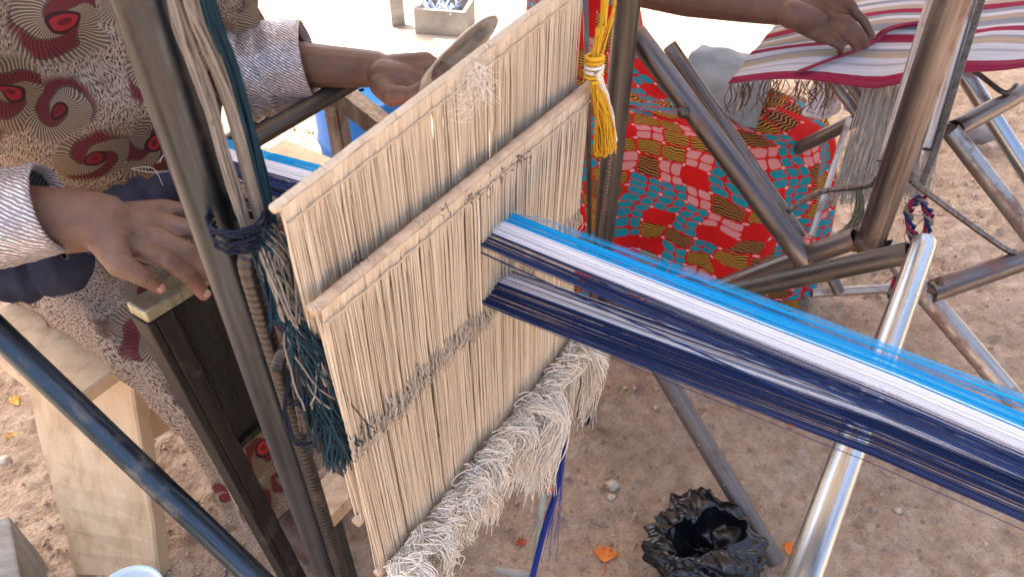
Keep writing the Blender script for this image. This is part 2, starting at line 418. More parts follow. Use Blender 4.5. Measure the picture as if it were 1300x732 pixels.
def loft(rings, closed=True, capends=False):
    """rings: list of equal-length point lists -> MB with metric uv"""
    m = MB(); n = len(rings[0]); base = 0
    for rg in rings:
        for p in rg: m.v.append(p); m.t.append(0.0)
    cum = [0.0]
    for i in range(1, len(rings)):
        cum.append(cum[-1] + sum((rings[i][k] - rings[i - 1][k]).length for k in range(n)) / n)
    arcs = []
    for rg in rings:
        a = [0.0]
        for k in range(n): a.append(a[-1] + (rg[(k + 1) % n] - rg[k]).length)
        arcs.append(a)
    mid = arcs[len(arcs) // 2]
    for i in range(len(rings) - 1):
        for k in range(n if closed else n - 1):
            q = (k + 1) % n
            m.f.append((i * n + k, i * n + q, (i + 1) * n + q, (i + 1) * n + k))
            m.uv.append(((mid[k], cum[i]), (mid[k + 1], cum[i]), (mid[k + 1], cum[i + 1]), (mid[k], cum[i + 1])))
    return m
def nz(p, s, seed=0.0): return noise.noise(Vector((p.x * s + seed, p.y * s - seed, p.z * s + seed * 2)))

# ------------------------------------------------------------------ ground
def axis(lo, hi, step, out):
    a = []; x = lo
    while x < hi: a.append(x); x += step
    a.append(hi); pre, post = [], []
    s = step; x = lo
    while x > -out: s *= 1.45; x -= s; pre.append(x)
    s = step; x = hi
    while x < out: s *= 1.45; x += s; post.append(x)
    return pre[::-1] + a + post
def gh(x, y):
    v = Vector((x, y, 0))
    w = v + Vector((noise.noise(v * 5), noise.noise(v * 5 + Vector((9, 2, 1))), 0)) * .05
    h = .012 * noise.noise(w * 2.1) + .012 * noise.noise(w * 7.3) + .011 * noise.noise(w * 17) + .0085 * noise.noise(w * 38)
    q = noise.noise(w * 26 + Vector((5, 3, 1)))
    if q > .22: h += (q - .22) * .035
    q = abs(noise.noise(w * 6 + Vector((1, 8, 1))))
    if q < .06: h -= (.06 - q) * .12
    return h - .010
gx, gy = axis(-1.6, 2.3, .013, 70), axis(.35, 3.0, .013, 70)
gv = []
for y in gy:
    for x in gx:
        near = -1.7 < x < 2.4 and .2 < y < 3.1
        gv.append((x, y, gh(x, y) if near else .006 * noise.noise(Vector((x * 2, y * 2, 0))) - .006))
W_ = len(gx)
gf = [(j * W_ + i, j * W_ + i + 1, (j + 1) * W_ + i + 1, (j + 1) * W_ + i) for j in range(len(gy) - 1) for i in range(W_ - 1)]
g = G('dry_sandy_earth'); c = g.coord('Object')
n1, n2, n3 = g.noise(c, 2.2, 5, .6), g.noise(c, 26, 6, .7), g.noise(c, 170, 4, .7)
vo = g.n('ShaderNodeTexVoronoi'); g.put(vo.inputs['Vector'], c); vo.inputs['Scale'].default_value = 95
cc = g.mix(g.ramp(n1, [(.35, 0.0), (.65, 1.0)]), (.46, .325, .215), (.62, .47, .335))
cc = g.mix(g.ramp(n2, [(.38, 0.0), (.62, 1.0)]), g.mix(.65, cc, (.30, .19, .12)), cc)
cc = g.mix(g.ramp(n3, [(.30, 1.0), (.42, 0.0)]), cc, (.20, .125, .08))
cc = g.mix(g.ramp(n3, [(.62, 0.0), (.72, 1.0)]), cc, (.50, .40, .30))
g.bump(g.math('ADD', g.math('ADD', g.math('MULTIPLY', n2, 1.5), g.math('MULTIPLY', n3, .7)), g.math('MULTIPLY', vo.outputs['Distance'], -.5)), 1.0, .012)
GROUND = g.set(cc, .92)
me = bpy.data.meshes.new('ground'); me.from_pydata(gv, [], gf); me.materials.append(GROUND)
me.polygons.foreach_set('use_smooth', [True] * len(me.polygons)); me.update()
o = bpy.data.objects.new('ground', me); col.objects.link(o); tag(o, 'dry sandy brown earth yard', 'ground', kind='structure')
# loose grit
PEB = mat_strand('loose_grit', (.20, .13, .085), (.50, .39, .29), .9)
m = MB()
for i in range(24000):
    x, y = rr(-1.5, 2.2), rr(.4, 2.9)
    if noise.noise(Vector((x * 3, y * 3, 4))) < rr(-.5, .25): continue
    r = .0014 + .0100 * R() ** 6.0
    b = len(m.v); c0 = Vector((x, y, gh(x, y) + r * .35)); t = R()
    for q in ((1, 0, 0), (-.5, .8, .1), (-.6, -.8, 0), (0.1, .1, .9), (.2, -.5, .55)):
        m.v.append(c0 + Vector(q) * r * rr(.7, 1.3)); m.t.append(t)
    for f in ((0, 1, 3), (1, 2, 3), (2, 4, 3), (2, 0, 4), (0, 3, 4)): m.f.append(tuple(b + k for k in f))
o = m.build('grit', PEB, None, False, 'stuff'); tag(o, 'loose grit and crumbs of soil scattered over the ground', 'grit')

random.seed(15)
m = MB()
for i in range(170):
    x, y = rr(-1.3, 1.9), rr(.5, 2.4); h = gh(x, y) + .0015; L_ = rr(.008, .045); a_ = R() * 6.28; P = []
    for q in range(5):
        P.append(Vector((x, y, gh(x, y) + .002))); a_ += rr(-.9, .9); x += math.cos(a_) * L_ / 4; y += math.sin(a_) * L_ / 4
    m.tube(P, rr(.0004, .0009), 3, R(), False)
o = m.build('thread_scraps', mat_strand('dusty_scraps', (.12, .085, .06), (.62, .55, .46), c3=(.05, .08, .25)), None, True, 'stuff'); tag(o, 'short dusty thread scraps and straws littering the ground', 'scraps')
# ------------------------------------------------------------------ shade roof (unseen above the frame; outline shaped to set the shade edge)
ROOFZ = 2.7
shift = Vector((sd.x, sd.y, 0)) * (ROOFZ / sd.z)
shade = [(-1.6, -.35), (-1.6, 2.75), (-.95, 2.55), (-.35, 2.0), (.35, 2.1), (1.1, 3.3), (3.2, 3.9), (2.6, -.2)]
rt = empty('shade_roof', (0, 0, 0), 'unseen shade roof on poles, shaped to shade the two looms', 'roof')
bm = bmesh.new()
poly = [Vector((x, y, ROOFZ)) + shift for x, y in shade]
bf = bm.faces.new([bm.verts.new(p) for p in poly]); bmesh.ops.triangulate(bm, faces=[bf])
ext = bmesh.ops.extrude_face_region(bm, geom=bm.faces[:])
bmesh.ops.translate(bm, verts=[v for v in ext['geom'] if isinstance(v, bmesh.types.BMVert)], vec=(0, 0, .03))
bmesh.ops.recalc_face_normals(bm, faces=bm.faces[:])
me = bpy.data.meshes.new('roof_sheet'); bm.to_mesh(me)
me.materials.append(mat_simple('pale_bounce_sheet', [(.3, (.52, .50, .46)), (.7, (.66, .64, .60))], 5, .7, 0))  # pale tone chosen to bounce more light under the roof
o = bpy.data.objects.new('roof_sheet', me); col.objects.link(o); adopt(o, rt)
for (x, y) in ((-1.95, .5), (2.5, .7), (2.75, 4.35), (-1.95, 3.3)):
    pipe('pole', Vector((x, y, -.05)), Vector((x, y, ROOFZ - .002)), .04, STEEL_DARK, rt)

# ------------------------------------------------------------------ loom 1 frame
L1 = empty('loom_frame', un(.7, -.5, 0), 'grey brown welded pipe loom frame carrying the cream string heddles', 'loom', 'weaving looms')
PL, PR = (-.263, .537), (.189, 1.23)
pipe('post', Vector((*PL, -.03)), Vector((*PL, 2.0)), .0215, STEEL_POST, L1, rings=30)
pipe('post', Vector((*PR, -.03)), Vector((*PR, 2.0)), .0215, STEEL_DARK, L1, rings=30)
pipe('top_rail', Vector((*PL, 1.92)) + UD * .022, Vector((*PR, 1.92)) - UD * .022, .018, STEEL_DARK, L1)
pipe('cross_beam', un(.20, .045, .84), un(1.085, .032, .84), .0178, STEEL_GALV, L1, rings=40)
J = un(1.068, .032, .838)
brd = (ptk(930, 370, 1.372) - J)
pipe('brace', J + brd.normalized() * .017, J + brd * 2.0, .0172, STEEL_DARK, L1)
pipe('brace', un(.28, .03, .838) + Vector(brd).normalized() * .017, un(.28, .03, .838) + brd * 2.0, .0172, STEEL_DARK, L1)
ft = ptz(985, 712, 0.012)
pipe('stay', Vector((PR[0], PR[1], .47)) + ND * .024, ft, .0205, STEEL_MATTE, L1)
pipe('stay', Vector((PL[0], PL[1], .47)) + ND * .024, un(.306, .03, .012), .0205, STEEL_MATTE, L1)
# blue-black side rail on the near side, its twin on the far side
a, b = un(.24, -1.05, .765), un(.267, -.66, .41)
pipe('side_rail', a - (b - a) * .45, b + (b - a) * 1.0, .0195, STEEL_BLUE, L1, rings=30)
a, b = ptn(436, 112, -1.05), ptk(500, 162, 1.52)
fr_ = MB(); d = (b - a).normalized(); a2 = a - d * .02; b2 = b + d * .35
side = d.cross(ZD).normalized(); upv = side.cross(d)
fr_.box((a2 + b2) / 2, d * ((b2 - a2).length / 2), side * .019, upv * .002)
fr_.box((a2 + b2) / 2 + side * .0175 - upv * .021, d * ((b2 - a2).length / 2), side * .0017, upv * .019)
fr_.build('angle_iron', STEEL_SILV, L1, False)
# far seat rail with its bent rod, and its flat leg
a, b = ptk(300, 176, 1.55), ptk(412, 110, 1.56)
pipe('seat_rail', a - (b - a) * .6, b, .019, STEEL_DARK, L1)
rod('bent_rod', curve([ptk(300, 186, 1.56), ptk(320, 172, 1.56), ptk(370, 152, 1.56), ptk(391, 138, 1.56), ptk(394, 127, 1.56), ptk(388, 122, 1.56)], 5), .0035, STEEL_DARK, L1)
lg = ptk(416, 116, 1.57); lm = MB(); lm.box(Vector((lg.x, lg.y, lg.z / 2 - .01)), UD * .003, ND * .018, ZD * (lg.z / 2 + .01)); 
lm.box(Vector((lg.x, lg.y, lg.z / 2 - .01)) + ND * .0195 + UD * .012, UD * .013, ND * .0016, ZD * (lg.z / 2 + .01)); lm.build('seat_leg', STEEL_SILV, L1, False)
# rebar beside both posts
rb = Vector((-.235, .511, 0))
rod('rebar_rod', [rb + ZD * z for z in (.0, .5, 1.0)] + curve([rb + ZD * 1.0, rb + ZD * 1.10, rb + ZD * 1.125 + UD * .004, rb + ZD * 1.14 + UD * .018 + ND * .004, rb + ZD * 1.125 + UD * .034 + ND * .006, rb + ZD * 1.09 + UD * .038 + ND * .006], 3)[1:], .0085, REBAR, L1, ribs=True)
hk = [ptn(352, 470, -.445), ptn(357, 452, -.445), ptn(366, 446, -.44), ptn(374, 458, -.44), ptn(380, 500, -.44), ptn(388, 545, -.44)]
rod('hook_rod', curve(hk, 4), .0062, REBAR, L1, ribs=True)
rod('rebar_rod', [ptn(776, 190, -.49), ptn(763, 300, -.49), ptn(752, 420, -.49)], .006, STEEL_RUST, L1, ribs=True)
rod('rod', [ptn(742, -30, -.53), ptn(747, 130, -.53), ptn(748, 300, -.53)], .0045, STEEL_RUST, L1)
weld(L1, J + ZD * .002 - UD * .0, .015)
# short bolt on the stay
for k in range(3):
    p = ptz(985, 712, .012).lerp(Vector((PR[0], PR[1], .47)), .28 + .14 * k)
    mm = MB(); mm.ball(p + Vector((-.5, -.6, .55)).normalized() * .0205, .0022, seg=8); mm.build('rivet', STEEL_GALV, L1)

# ------------------------------------------------------------------ heddles
def heddle(nn, u0, u1, zt0, zt1, ze, zb, label, seed, front, fringe=True, bar_r=.0062):
    random.seed(seed)
    H = empty('heddle', un(u0, nn, zb), label, 'heddle', 'string heddles of the loom')
    a, b = un(u0 - .006, nn, zt0), un(u1 + .012, nn, zt1)
    d = (b - a)
    mb = MB(); N_ = 60                                            # stick wrapped in thread
    P = [a + d * (i / N_) + ND * .0012 * noise.noise(Vector((i * .3, seed, 0))) for i in range(N_ + 1)]
    mb.tube(P, [bar_r * (1 + .10 * noise.noise(Vector((i * .7, seed * 2, 1)))) for i in range(N_ + 1)], 10, .35)
    mb.build('shaft', WOOD_STICK if front else CREAM, H)
    wr = MB()
    for i in range(int(150 * (u1 - u0) / .48)):
        f = (i + R()) / (150 * (u1 - u0) / .48); c = a + d * f; t = rr(.1, .7)
        if noise.noise(Vector((f * 14, seed, 3))) < (-.1 if front else -.4): continue
        q = []
        for k in range(8):
            an = 2 * math.pi * k / 7 ; q.append(c + ND * math.cos(an) * (bar_r + .0002) + ZD * math.sin(an) * (bar_r + .0002) + d.normalized() * .0028 * k / 7)
        wr.tube(q, .0006, 3, t, False)
    wr.build('shaft_wrapping', CREAM, H, kind='stuff')
    pts = [un(u0 - .004, nn, zb), un(u1 + .045, nn, zb)]
    mb = MB(); mb.tube([pts[0].lerp(pts[1], i / 20) for i in range(21)], .0065, 10, .3); mb.build('shaft', WOOD_STICK, H)
    st = MB(); low = MB(); kn = MB()
    n = int((430 if front else 470) * (u1 - u0) / .48)
    clump = 0.0
    for i in range(n):
        u = u0 + (u1 - u0) * (i + .5) / n
        if R() < .12: clump = rr(-.0034, .0034)
        j = clump + rr(-.0008, .0008); jb = clump * .6 + rr(-.002, .002)
        f = (u - u0) / (u1 - u0); zt = zt0 + (zt1 - zt0) * f
        wv = .003 * noise.noise(Vector((u * 60, seed, 0))); dn = rr(-.0035, .0035)
        ue = u + j * 1.2; ze_ = ze + rr(-.012, .012) + .008 * noise.noise(Vector((u * 25, seed, 7)))
        t = min(.92, max(0, .5 + .38 * noise.noise(Vector((u * 55, seed, 2))) + rr(-.28, .28)))
        if R() < .02: t = .97
        s1 = 1 if R() < .5 else -1
        side = rr(.004, .0075) * s1
        # upper leash pair: over the shaft, down to the eye
        for sgn in (1, -1):
            if sgn < 0 and R() < .15: continue
            off = sgn * bar_r * .95
            P = [un(u, nn + off, zt), un(u + j * .3, nn + off * .75 + dn * .3, zt - .016)]
            for q in (.25, .5, .75):
                P.append(un(u + j * (.4 + q * .7) + .0012 * noise.noise(Vector((u * 200, q * 3, seed + sgn))), nn + off * (1 - q) * .6 + dn + wv, zt + (ze_ - zt) * q))
            P += [un(ue, nn + sgn * .001 + dn, ze_ + .012), un(ue + side * .35, nn + sgn * .0015 + dn + .001, ze_)]
            st.tube(P, rr(.00062, .00105), 4, min(.92, max(0, t + rr(-.12, .12))) if t < .93 else t, False)
        # the eye: crossed loop and knot
        e = un(ue, nn + dn, ze_)
        loop = [e + UD * side * .2 + ZD * .010 + ND * .003, e + UD * side + ZD * .004 + ND * .005, e + UD * side * .9 - ZD * .006 + ND * .006, e - UD * side * .3 - ZD * .014 + ND * .002, e - UD * side * .1 - ZD * .022]
        kn.tube(curve(loop, 2), .0008, 3, t * .8, False)
        if R() < .3: kn.ball(e + ND * .003 - ZD * rr(-.012, .014), .0014, seg=6, tint=t * .7)
        # lower leash
        for sgn in (1, -1):
            if sgn < 0 and R() < .2: continue
            zl = zb
            P = [un(ue - side * .2, nn + dn * .6, ze_ - .004)]
            for q in (.15, .4, .7, 1):
                P.append(un(ue * (1 - q) + (u + jb) * q + .0010 * noise.noise(Vector((u * 180, q * 2 + 5, seed + sgn))), nn + dn * (1 - q) + sgn * .0045 * q, ze_ + (zl - ze_) * q))
            low.tube(P, rr(.00062, .0010), 4, min(.92, max(0, t * .8 + rr(-.1, .1))), False)
    st.build('upper_leashes', CREAM, H, kind='stuff'); low.build('lower_leashes', CREAM, H, kind='stuff'); kn.build('eye_knots', EYE_C, H, kind='stuff')
    # thin lashing cord a little below the shaft
    cd = MB(); cd.tube([un(u0 + (u1 - u0) * i / 90, nn + bar_r + .0008 + .0008 * noise.noise(Vector((i * .9, seed, 0))), zt0 + (zt1 - zt0) * i / 90 - .017 + .0025 * noise.noise(Vector((i * .35, seed, 4)))) for i in range(91)], .0011, 4, .15)
    cd.build('lashing_cord', CREAM, H)
    # frayed thread ends knotted along the lower shaft
    fr = MB()
    nb = int(30 * (u1 - u0) / .48)
    for i in range(nb + 3 if fringe else 0):
        uc = u0 + (u1 - u0) * (i + rr(.1, .9)) / nb
        out = rr(.012, .042); ln = rr(.075, .145)
        if i > nb * .6: ln *= 1.5; out *= 1.25
        if i >= nb: ln = rr(.09, .13)
        sway = rr(-.035, .03); lift = rr(-.004, .024); b1_, b2_ = rr(-.014, .014), rr(-.02, .02)
        base = un(uc, nn + .006, zb + rr(-.004, .012)); fat = rr(.7, 1.35)
        for k in range(random.randint(45, 85)):
            p0 = base + UD * rr(-.008, .008) + ZD * rr(-.006, .006) + ND * rr(0, .006)
            o2 = out * rr(.55, 1.3); L_ = ln * (rr(.75, 1.12) if R() > .2 else rr(.3, .8)); w1, w2 = b1_ + rr(-.007, .007), b2_ + rr(-.009, .009)
            P = [p0, p0 + ND * o2 * .5 + ZD * (lift + rr(-.002, .008)) + UD * rr(-.008, .008) * fat,
                 p0 + ND * o2 - ZD * (L_ * .15 - lift * .5) + UD * (sway * .25 + w1 * fat),
                 p0 + ND * (o2 * rr(.9, 1.1) + rr(0, .006)) - ZD * L_ * .42 + UD * (sway * .5 + w1 * .3 + w2 * .6 + rr(-.006, .006) * fat),
                 p0 + ND * o2 * rr(.75, 1.05) - ZD * L_ * .7 + UD * (sway * .8 - w1 * .4 + w2 + rr(-.005, .005) * fat),
                 p0 + ND * o2 * rr(.6, 1.1) - ZD * L_ + UD * (sway + w2 * .6 + rr(-.01, .01) * fat)]
            fr.tube(curve(P, 3), [rr(.0006, .0009)] * 13 + [.0005] * 3, 3, rr(.3, 1), False)
        for k in range(random.choice((2, 4, 8, 16))):            # curled loops at the knots
            c = base + ND * rr(.006, .035) + ZD * (lift * .8 + rr(-.02, .018)) + UD * rr(-.016, .016)
            r_ = rr(.005, .019); ax1 = (UD * rr(-1, 1) + ZD).normalized(); ax2 = (ND * rr(.2, 1) + UD * rr(.4, 1)).normalized()
            turns = rr(.6, 1.5)
            fr.tube([c + ax1 * r_ * math.cos(2 * math.pi * turns * q / 14) * (1 - .03 * q) + ax2 * r_ * math.sin(2 * math.pi * turns * q / 14) + ND * .006 * q / 14 for q in range(15)], rr(.0009, .0012), 3, rr(.4, 1), False)
    if fringe: fr.build('frayed_ends', CREAM2, H, kind='stuff')
    return H
UL, UR = .305, .788
FRONT_H = heddle(-.402, UL, UR, 1.10, 1.10, .898, .636, 'front cream string heddle with frayed thread fringe along its lower edge', 3, True)
heddle(-.420, .306, .788, 1.20, 1.235, 1.005, .74, 'rear cream string heddle standing higher behind the front one', 8, False, False, .0042)
# pale fluff caught on the rear heddle and dark stitches along the front one
random.seed(31)
fl = MB()
for (px, py, n_) in ((600, 98, 60), (582, 132, 26), (612, 110, 30)):
    c = ptn(px, py, -.409)
    for k in range(n_):
        q = c + UD * rr(-.012, .012) + ZD * rr(-.014, .014) + ND * rr(0, .006)
        fl.tube(curve([q, q + Vector((rr(-1, 1), rr(-1, 1), rr(-1, 1))) * .009, q + Vector((rr(-1, 1), rr(-1, 1), rr(-1.4, .6))) * .016], 3), .00024, 3, .95, False)
tag(fl.build('lint_tuft', CREAM2), 'wispy tuft of white lint caught on the rear heddle', 'lint')
sx_ = MB(); 
for (px, py, t) in ((612, 243, .1), (630, 225, .2), (640, 215, .2), (655, 205, .9), (598, 252, .8), (668, 196, .3), (452, 328, .4), (560, 268, .2)):
    for k in range(5):
        c = ptn(px + rr(-9, 9), py + rr(-6, 6), -.3895)
        sx_.tube([c, c + UD * rr(.002, .006) + ZD * rr(-.006, .006), c + UD * rr(.0, .008) - ZD * rr(.0, .009)], .00045, 3, t, False)
sx_.build('thread_knots', INK_Y, FRONT_H, kind='stuff')

# ------------------------------------------------------------------ warp
random.seed(5)
WP = empty('warp', un(.574, -.4, .95), 'stretched blue, white and navy warp threads passing through the cream heddles', 'warp')
U0, U1 = .541, .613
stripes = {'navy_stripe': (MB(), NAVY_Y), 'white_stripe': (MB(), WHITE_Y), 'blue_stripe': (MB(), BLUE_Y)}
def colour_at(f, layer):
    if layer:
        if f > .86: return 'navy_stripe' if R() < .7 else 'white_stripe'
        if f > .60: return 'white_stripe' if R() > .2 else 'navy_stripe'
        return 'navy_stripe' if R() > .03 or f < .15 else 'white_stripe'
    if f > .73: return 'blue_stripe'
    if f > .37: return 'white_stripe' if R() > .015 else 'navy_stripe'
    if .30 < f < .315: return 'white_stripe'
    return 'navy_stripe'
NT = 132
for layer in (0, 1):
    for i in range(NT):
        f = (i + .5) / NT; u = U0 + (U1 - U0) * f + rr(-.0006, .0006)
        s = colour_at(f, layer); t = rr(0, .92) if R() > .015 or f < .2 else .97
        if s == 'blue_stripe': t = rr(.3, .9)
        if s == 'white_stripe': t = rr(.25, .92) if R() > .035 else .97
        low = (.034 * R() ** 4 * (1 - f / .45)) if f < .45 else 0
        hi = rr(-.003, .003)
        if layer == 0: ctl = ((-.82, .952), (-.420, 1.009), (-.402, 1.012), (.045, 1.012), (.9, .985), (2.2, .93))
        else: ctl = ((-.82, .952), (-.420, .924), (-.402, .922), (.05, .967), (.9, .983), (2.2, .929))
        P = []
        for (q, z) in ctl:
            env = 1 if -.3 < q < 1.5 else 0.25
            uu = u + (rr(-.0014, .0014) if q > -.3 else 0)
            fan = 1.0 if q < .2 else 1.0 + (q - .2) * .12
            uu = .574 + (uu - .574) * fan - (.008 if q > 0 and layer else 0)
            P.append(un(uu, q, z + hi * env - (low if q > 0 else low * .4)))
        dense = []
        for a, b in zip(P[:-1], P[1:]):
            for k in range(5):
                dense.append(a.lerp(b, k / 5) - ZD * (.002 * math.sin(math.pi * k / 5) * (1 if layer else .4)))
        dense.append(P[-1])
        stripes[s][0].tube(dense, rr(.00038, .0005) if s == 'navy_stripe' else rr(.0005, .0006), 4, t, False)
for i in range(26):
    u = U1 + .0012 + .012 * R() ** 2; z = 1.012 + rr(-.004, .007); a_, b_ = rr(-.40, -.1), rr(.3, 1.2)
    stripes['blue_stripe'][0].tube([un(U1 - .002, a_ - .02, 1.012)] + [un(u + rr(-.001, .001), a_ + (b_ - a_) * q / 8, z + .004 * math.sin(math.pi * q / 8)) for q in range(9)] + [un(U1 - .002, b_ + .05, 1.0)], .0003, 3, rr(.3, .9), False)
for k, (mb, mt) in stripes.items(): mb.build(k, mt, WP, kind='stuff')
# woven strip and roll at the weaver
g = G('striped_strip_cloth'); uv = g.n('ShaderNodeUVMap').outputs[0]; sx = g.n('ShaderNodeSeparateXYZ'); g.put(sx.inputs[0], uv)
cs = g.ramp(sx.outputs[0], [(0, (.010, .018, .07)), (.40, (.74, .74, .79)), (.72, (.006, .30, .66))], 'CONSTANT')
wv = g.math('SINE', g.math('MULTIPLY', sx.outputs[1], 900)); g.bump(wv, .3, .0005)
STRIP = g.set(cs, .8)
m = MB(); rows = 26
def strip_path(k):
    if k <= 8: return (-.80 - .145 * k / 8, .953 - .012 * (k / 8))
    a = (k - 8) / 17 * 2 * math.pi * 1.15
    return (-.945 - .030 * math.sin(a), .911 + .030 * math.cos(a))
for k in range(rows):
    q, z = strip_path(k)
    for j in range(8):
        m.v.append(un(U0 + (U1 - U0) * j / 7, q, z)); m.t.append(0)
for k in range(rows - 1):
    for j in range(7):
        m.f.append((k * 8 + j, k * 8 + j + 1, (k + 1) * 8 + j + 1, (k + 1) * 8 + j))
        m.uv.append(tuple(((j + a) / 7, (k + b) * .02) for a, b in ((0, 0), (1, 0), (1, 1), (0, 1))))
cl = m.build('woven_strip', STRIP); tag(cl, 'blue, white and navy woven strip wound onto the beam at the weaver\'s waist', 'cloth')
br = empty('cloth_beam', un(.55, -.945, .911), 'dark navy wrapped cloth beam across the weaver\'s lap', 'beam')
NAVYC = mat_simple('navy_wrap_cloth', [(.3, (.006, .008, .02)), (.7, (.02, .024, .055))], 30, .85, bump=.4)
m = MB(); 
P = [un(.36 + .25 * i / 24, -.945 + .004 * noise.noise(Vector((i * .5, 0, 0))), .905) for i in range(25)]
m.tube(P, [.024 + .012 * noise.noise(Vector((i * .6, 3, 0))) + (.014 if 3 < i < 12 else 0) for i in range(25)], 16)
m.build('cloth_wrap', NAVYC, br); 
pipe('beam_pipe', un(.33, -.945, .905), un(.95, -.945, .905), .016, STEEL_DARK, br)
m = MB()
for k in range(6):
    a = ptk(rr(165, 250), rr(196, 215), 1.03); m.tube(curve([a, a + Vector((rr(0, .04), rr(-.02, .02), .006)), a + Vector((rr(.02, .07), rr(-.02, .02), -rr(0, .02)))], 4), .0003, 3, .8, False)
m.build('loose_thread', WHITE_Y, br, kind='stuff')

m = MB(); random.seed(77)  # dark lump added on the lap to darken the gap under the forearm
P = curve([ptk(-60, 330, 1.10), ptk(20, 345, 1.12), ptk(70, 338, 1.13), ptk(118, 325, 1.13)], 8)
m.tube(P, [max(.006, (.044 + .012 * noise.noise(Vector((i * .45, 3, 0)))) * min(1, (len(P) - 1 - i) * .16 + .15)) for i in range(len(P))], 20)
tag(m.build('dark_filler', NAVYC), 'dark bunched filler on the lap, added to darken the gap under the near forearm', 'cloth')
# ------------------------------------------------------------------ reed frame under the near hand
RF = empty('reed_frame', un(.33, -.785, .05), 'dark reed frame with brassy top bar under the near hand', 'reed')
a, b = un(.322, -.785, .878), un(.47, -.785, .868)
mb = MB(); d = (b - a).normalized(); mb.box((a + b) / 2, d * ((b - a).length / 2), ND * .019, ZD * .010)
o = mb.build('top_bar', BRASSY, RF, False); bv = o.modifiers.new('bevel', 'BEVEL'); bv.width = .004; bv.segments = 3
mb = MB(); base = un(.376, -.785, 0.0); top = un(.326, -.785, .866); ax = (top - base)
mb.box((top + base) / 2, ax / 2, ND * .019, UD * .006); mb.box((top + base) / 2 + ND * .017 + UD * .019, ax / 2, ND * .003, UD * .013)
o = mb.build('side_bar', BLACK_BAR, RF, False); bv = o.modifiers.new('bevel', 'BEVEL'); bv.width = .002; bv.segments = 2
for k in range(34):
    u = .345 + .128 * k / 34
    mb = MB(); mb.box(un(u, -.787, .70), UD * .0011, ND * .008, ZD * .155)
    s_ = mb.build('reed_slat', DARKWOOD, RF, False)
mb = MB(); mb.box(un(.41, -.796, .70), UD * .066, ND * .0015, ZD * .158); mb.build('back_board', DARKWOOD, RF, False)
mb = MB(); mb.box(un(.405, -.785, .545), UD * .062, ND * .016, ZD * .007); mb.build('bottom_bar', BLACK_BAR, RF, False)

# ------------------------------------------------------------------ shuttle in the far hand
random.seed(2)
a, b = ptk(556, 96, 1.30), ptk(628, 24, 1.38); d = b - a; L = d.length; dn = d.normalized()
sd_ = dn.cross(Vector((.3, -.8, .5))).normalized(); nu = sd_.cross(dn)
if nu.dot(ORG - a) < 0: nu = -nu; sd_ = -sd_
rings = []
for i in range(25):
    t = i / 24; wd = .0205 * (1 - abs(2 * t - 1) ** 2.6) ** .6 + .0015; hg = .026 * (1 - abs(2 * t - 1) ** 3) ** .5 + .0015
    cen = a - d * .35 + d * 1.38 * t; rg = []
    for k in range(20):
        an = 2 * math.pi * k / 20; x, y = math.cos(an), math.sin(an)
        dep = 0
        if y > 0.2 and .15 < t < .9: dep = .052 * (y - .2) * min(1, (t - .12) * 7, (.93 - t) * 7)
        rg.append(cen + sd_ * x * wd + nu * (y * hg - dep * max(0, 1 - (x / .82) ** 2) ** .5))
    rings.append(rg)
m = loft(rings); m.f.append(tuple(range(19, -1, -1))); m.f.append(tuple(24 * 20 + k for k in range(20))); m.uv = []
tag(m.build('shuttle', WOOD_SHUTTLE), 'boat shaped pale wooden shuttle held in the far hand', 'shuttle')

# ------------------------------------------------------------------ cords, yarn bundle and tassels
random.seed(9)
def bundle(mb, path, r, n, rs=.0009, spread0=0, spread1=0, tints=None, sides=3, jit=.0):
    P = curve(path, 5)
    for k in range(n):
        a0 = R() * 6.28; q = math.sqrt(R()); tw = rr(-2, 2)
        out = []; ex = Vector((rr(-1, 1), rr(-1, 1), rr(-1, .6))) 
        for i, p in enumerate(P):
            t = i / (len(P) - 1); an = a0 + tw * t * 2
            rad = r * q * (1 + spread0 * (1 - t) + spread1 * t)
            out.append(p + UD * math.cos(an) * rad + (ZD * .3 + ND * .9) * math.sin(an) * rad + ex * jit * t * t + UD * .0022 * noise.noise(Vector((i * .5, k * 3.7, 0))) + ND * .0018 * noise.noise(Vector((i * .5, k * 3.7, 9))))
        mb.tube(out, rs, sides, rr(0, .92) if tints is None else random.choice(tints), False)
YB = empty('yarn_bundle', ptn(372, 395, -.44), 'tangled bundle of teal, navy and beige yarn tied to the left post', 'yarn')
kA = ptn(322, 292, -.46)
cords = MB(); bundle(cords, [ptn(170, -250, -.485), ptn(222, 0, -.478), ptn(262, 120, -.474), ptn(312, 285, -.464)], .0052, 26, .0013)
bundle(cords, [ptn(200, -250, -.472), ptn(243, 0, -.470), ptn(286, 110, -.468), ptn(338, 300, -.458)], .0055, 30, .0013); cords.build('tan_cord', CORD_TAN, YB, kind='stuff')
cords = MB(); bundle(cords, [ptn(222, -250, -.470), ptn(262, 0, -.466), ptn(303, 115, -.464), ptn(345, 290, -.455), ptn(372, 395, -.44)], .0058, 40, .0012); 
bundle(cords, [kA, ptn(350, 330, -.45), ptn(368, 395, -.44)], .015, 70, .0012, 0, 0, None, 3, .01); cords.build('teal_cord', TEAL_Y, YB, kind='stuff')
cords = MB(); bundle(cords, [kA + UD * .01, ptn(352, 335, -.44), ptn(372, 400, -.43)], .012, 40, .0009, 0, 0, None, 3, .008)
bundle(cords, [ptn(372, 395, -.436), ptn(385, 440, -.43), ptn(405, 500, -.43)], .008, 36, .0010, 0, 1.3, jit=.014)
cords.build('beige_yarn', BEIGE_Y, YB, kind='stuff')
cords = MB()
bundle(cords, [ptn(370, 392, -.438), ptn(398, 425, -.43), ptn(420, 480, -.425), ptn(434, 578, -.425)], .0115, 150, .0009, .2, .3, jit=.012)
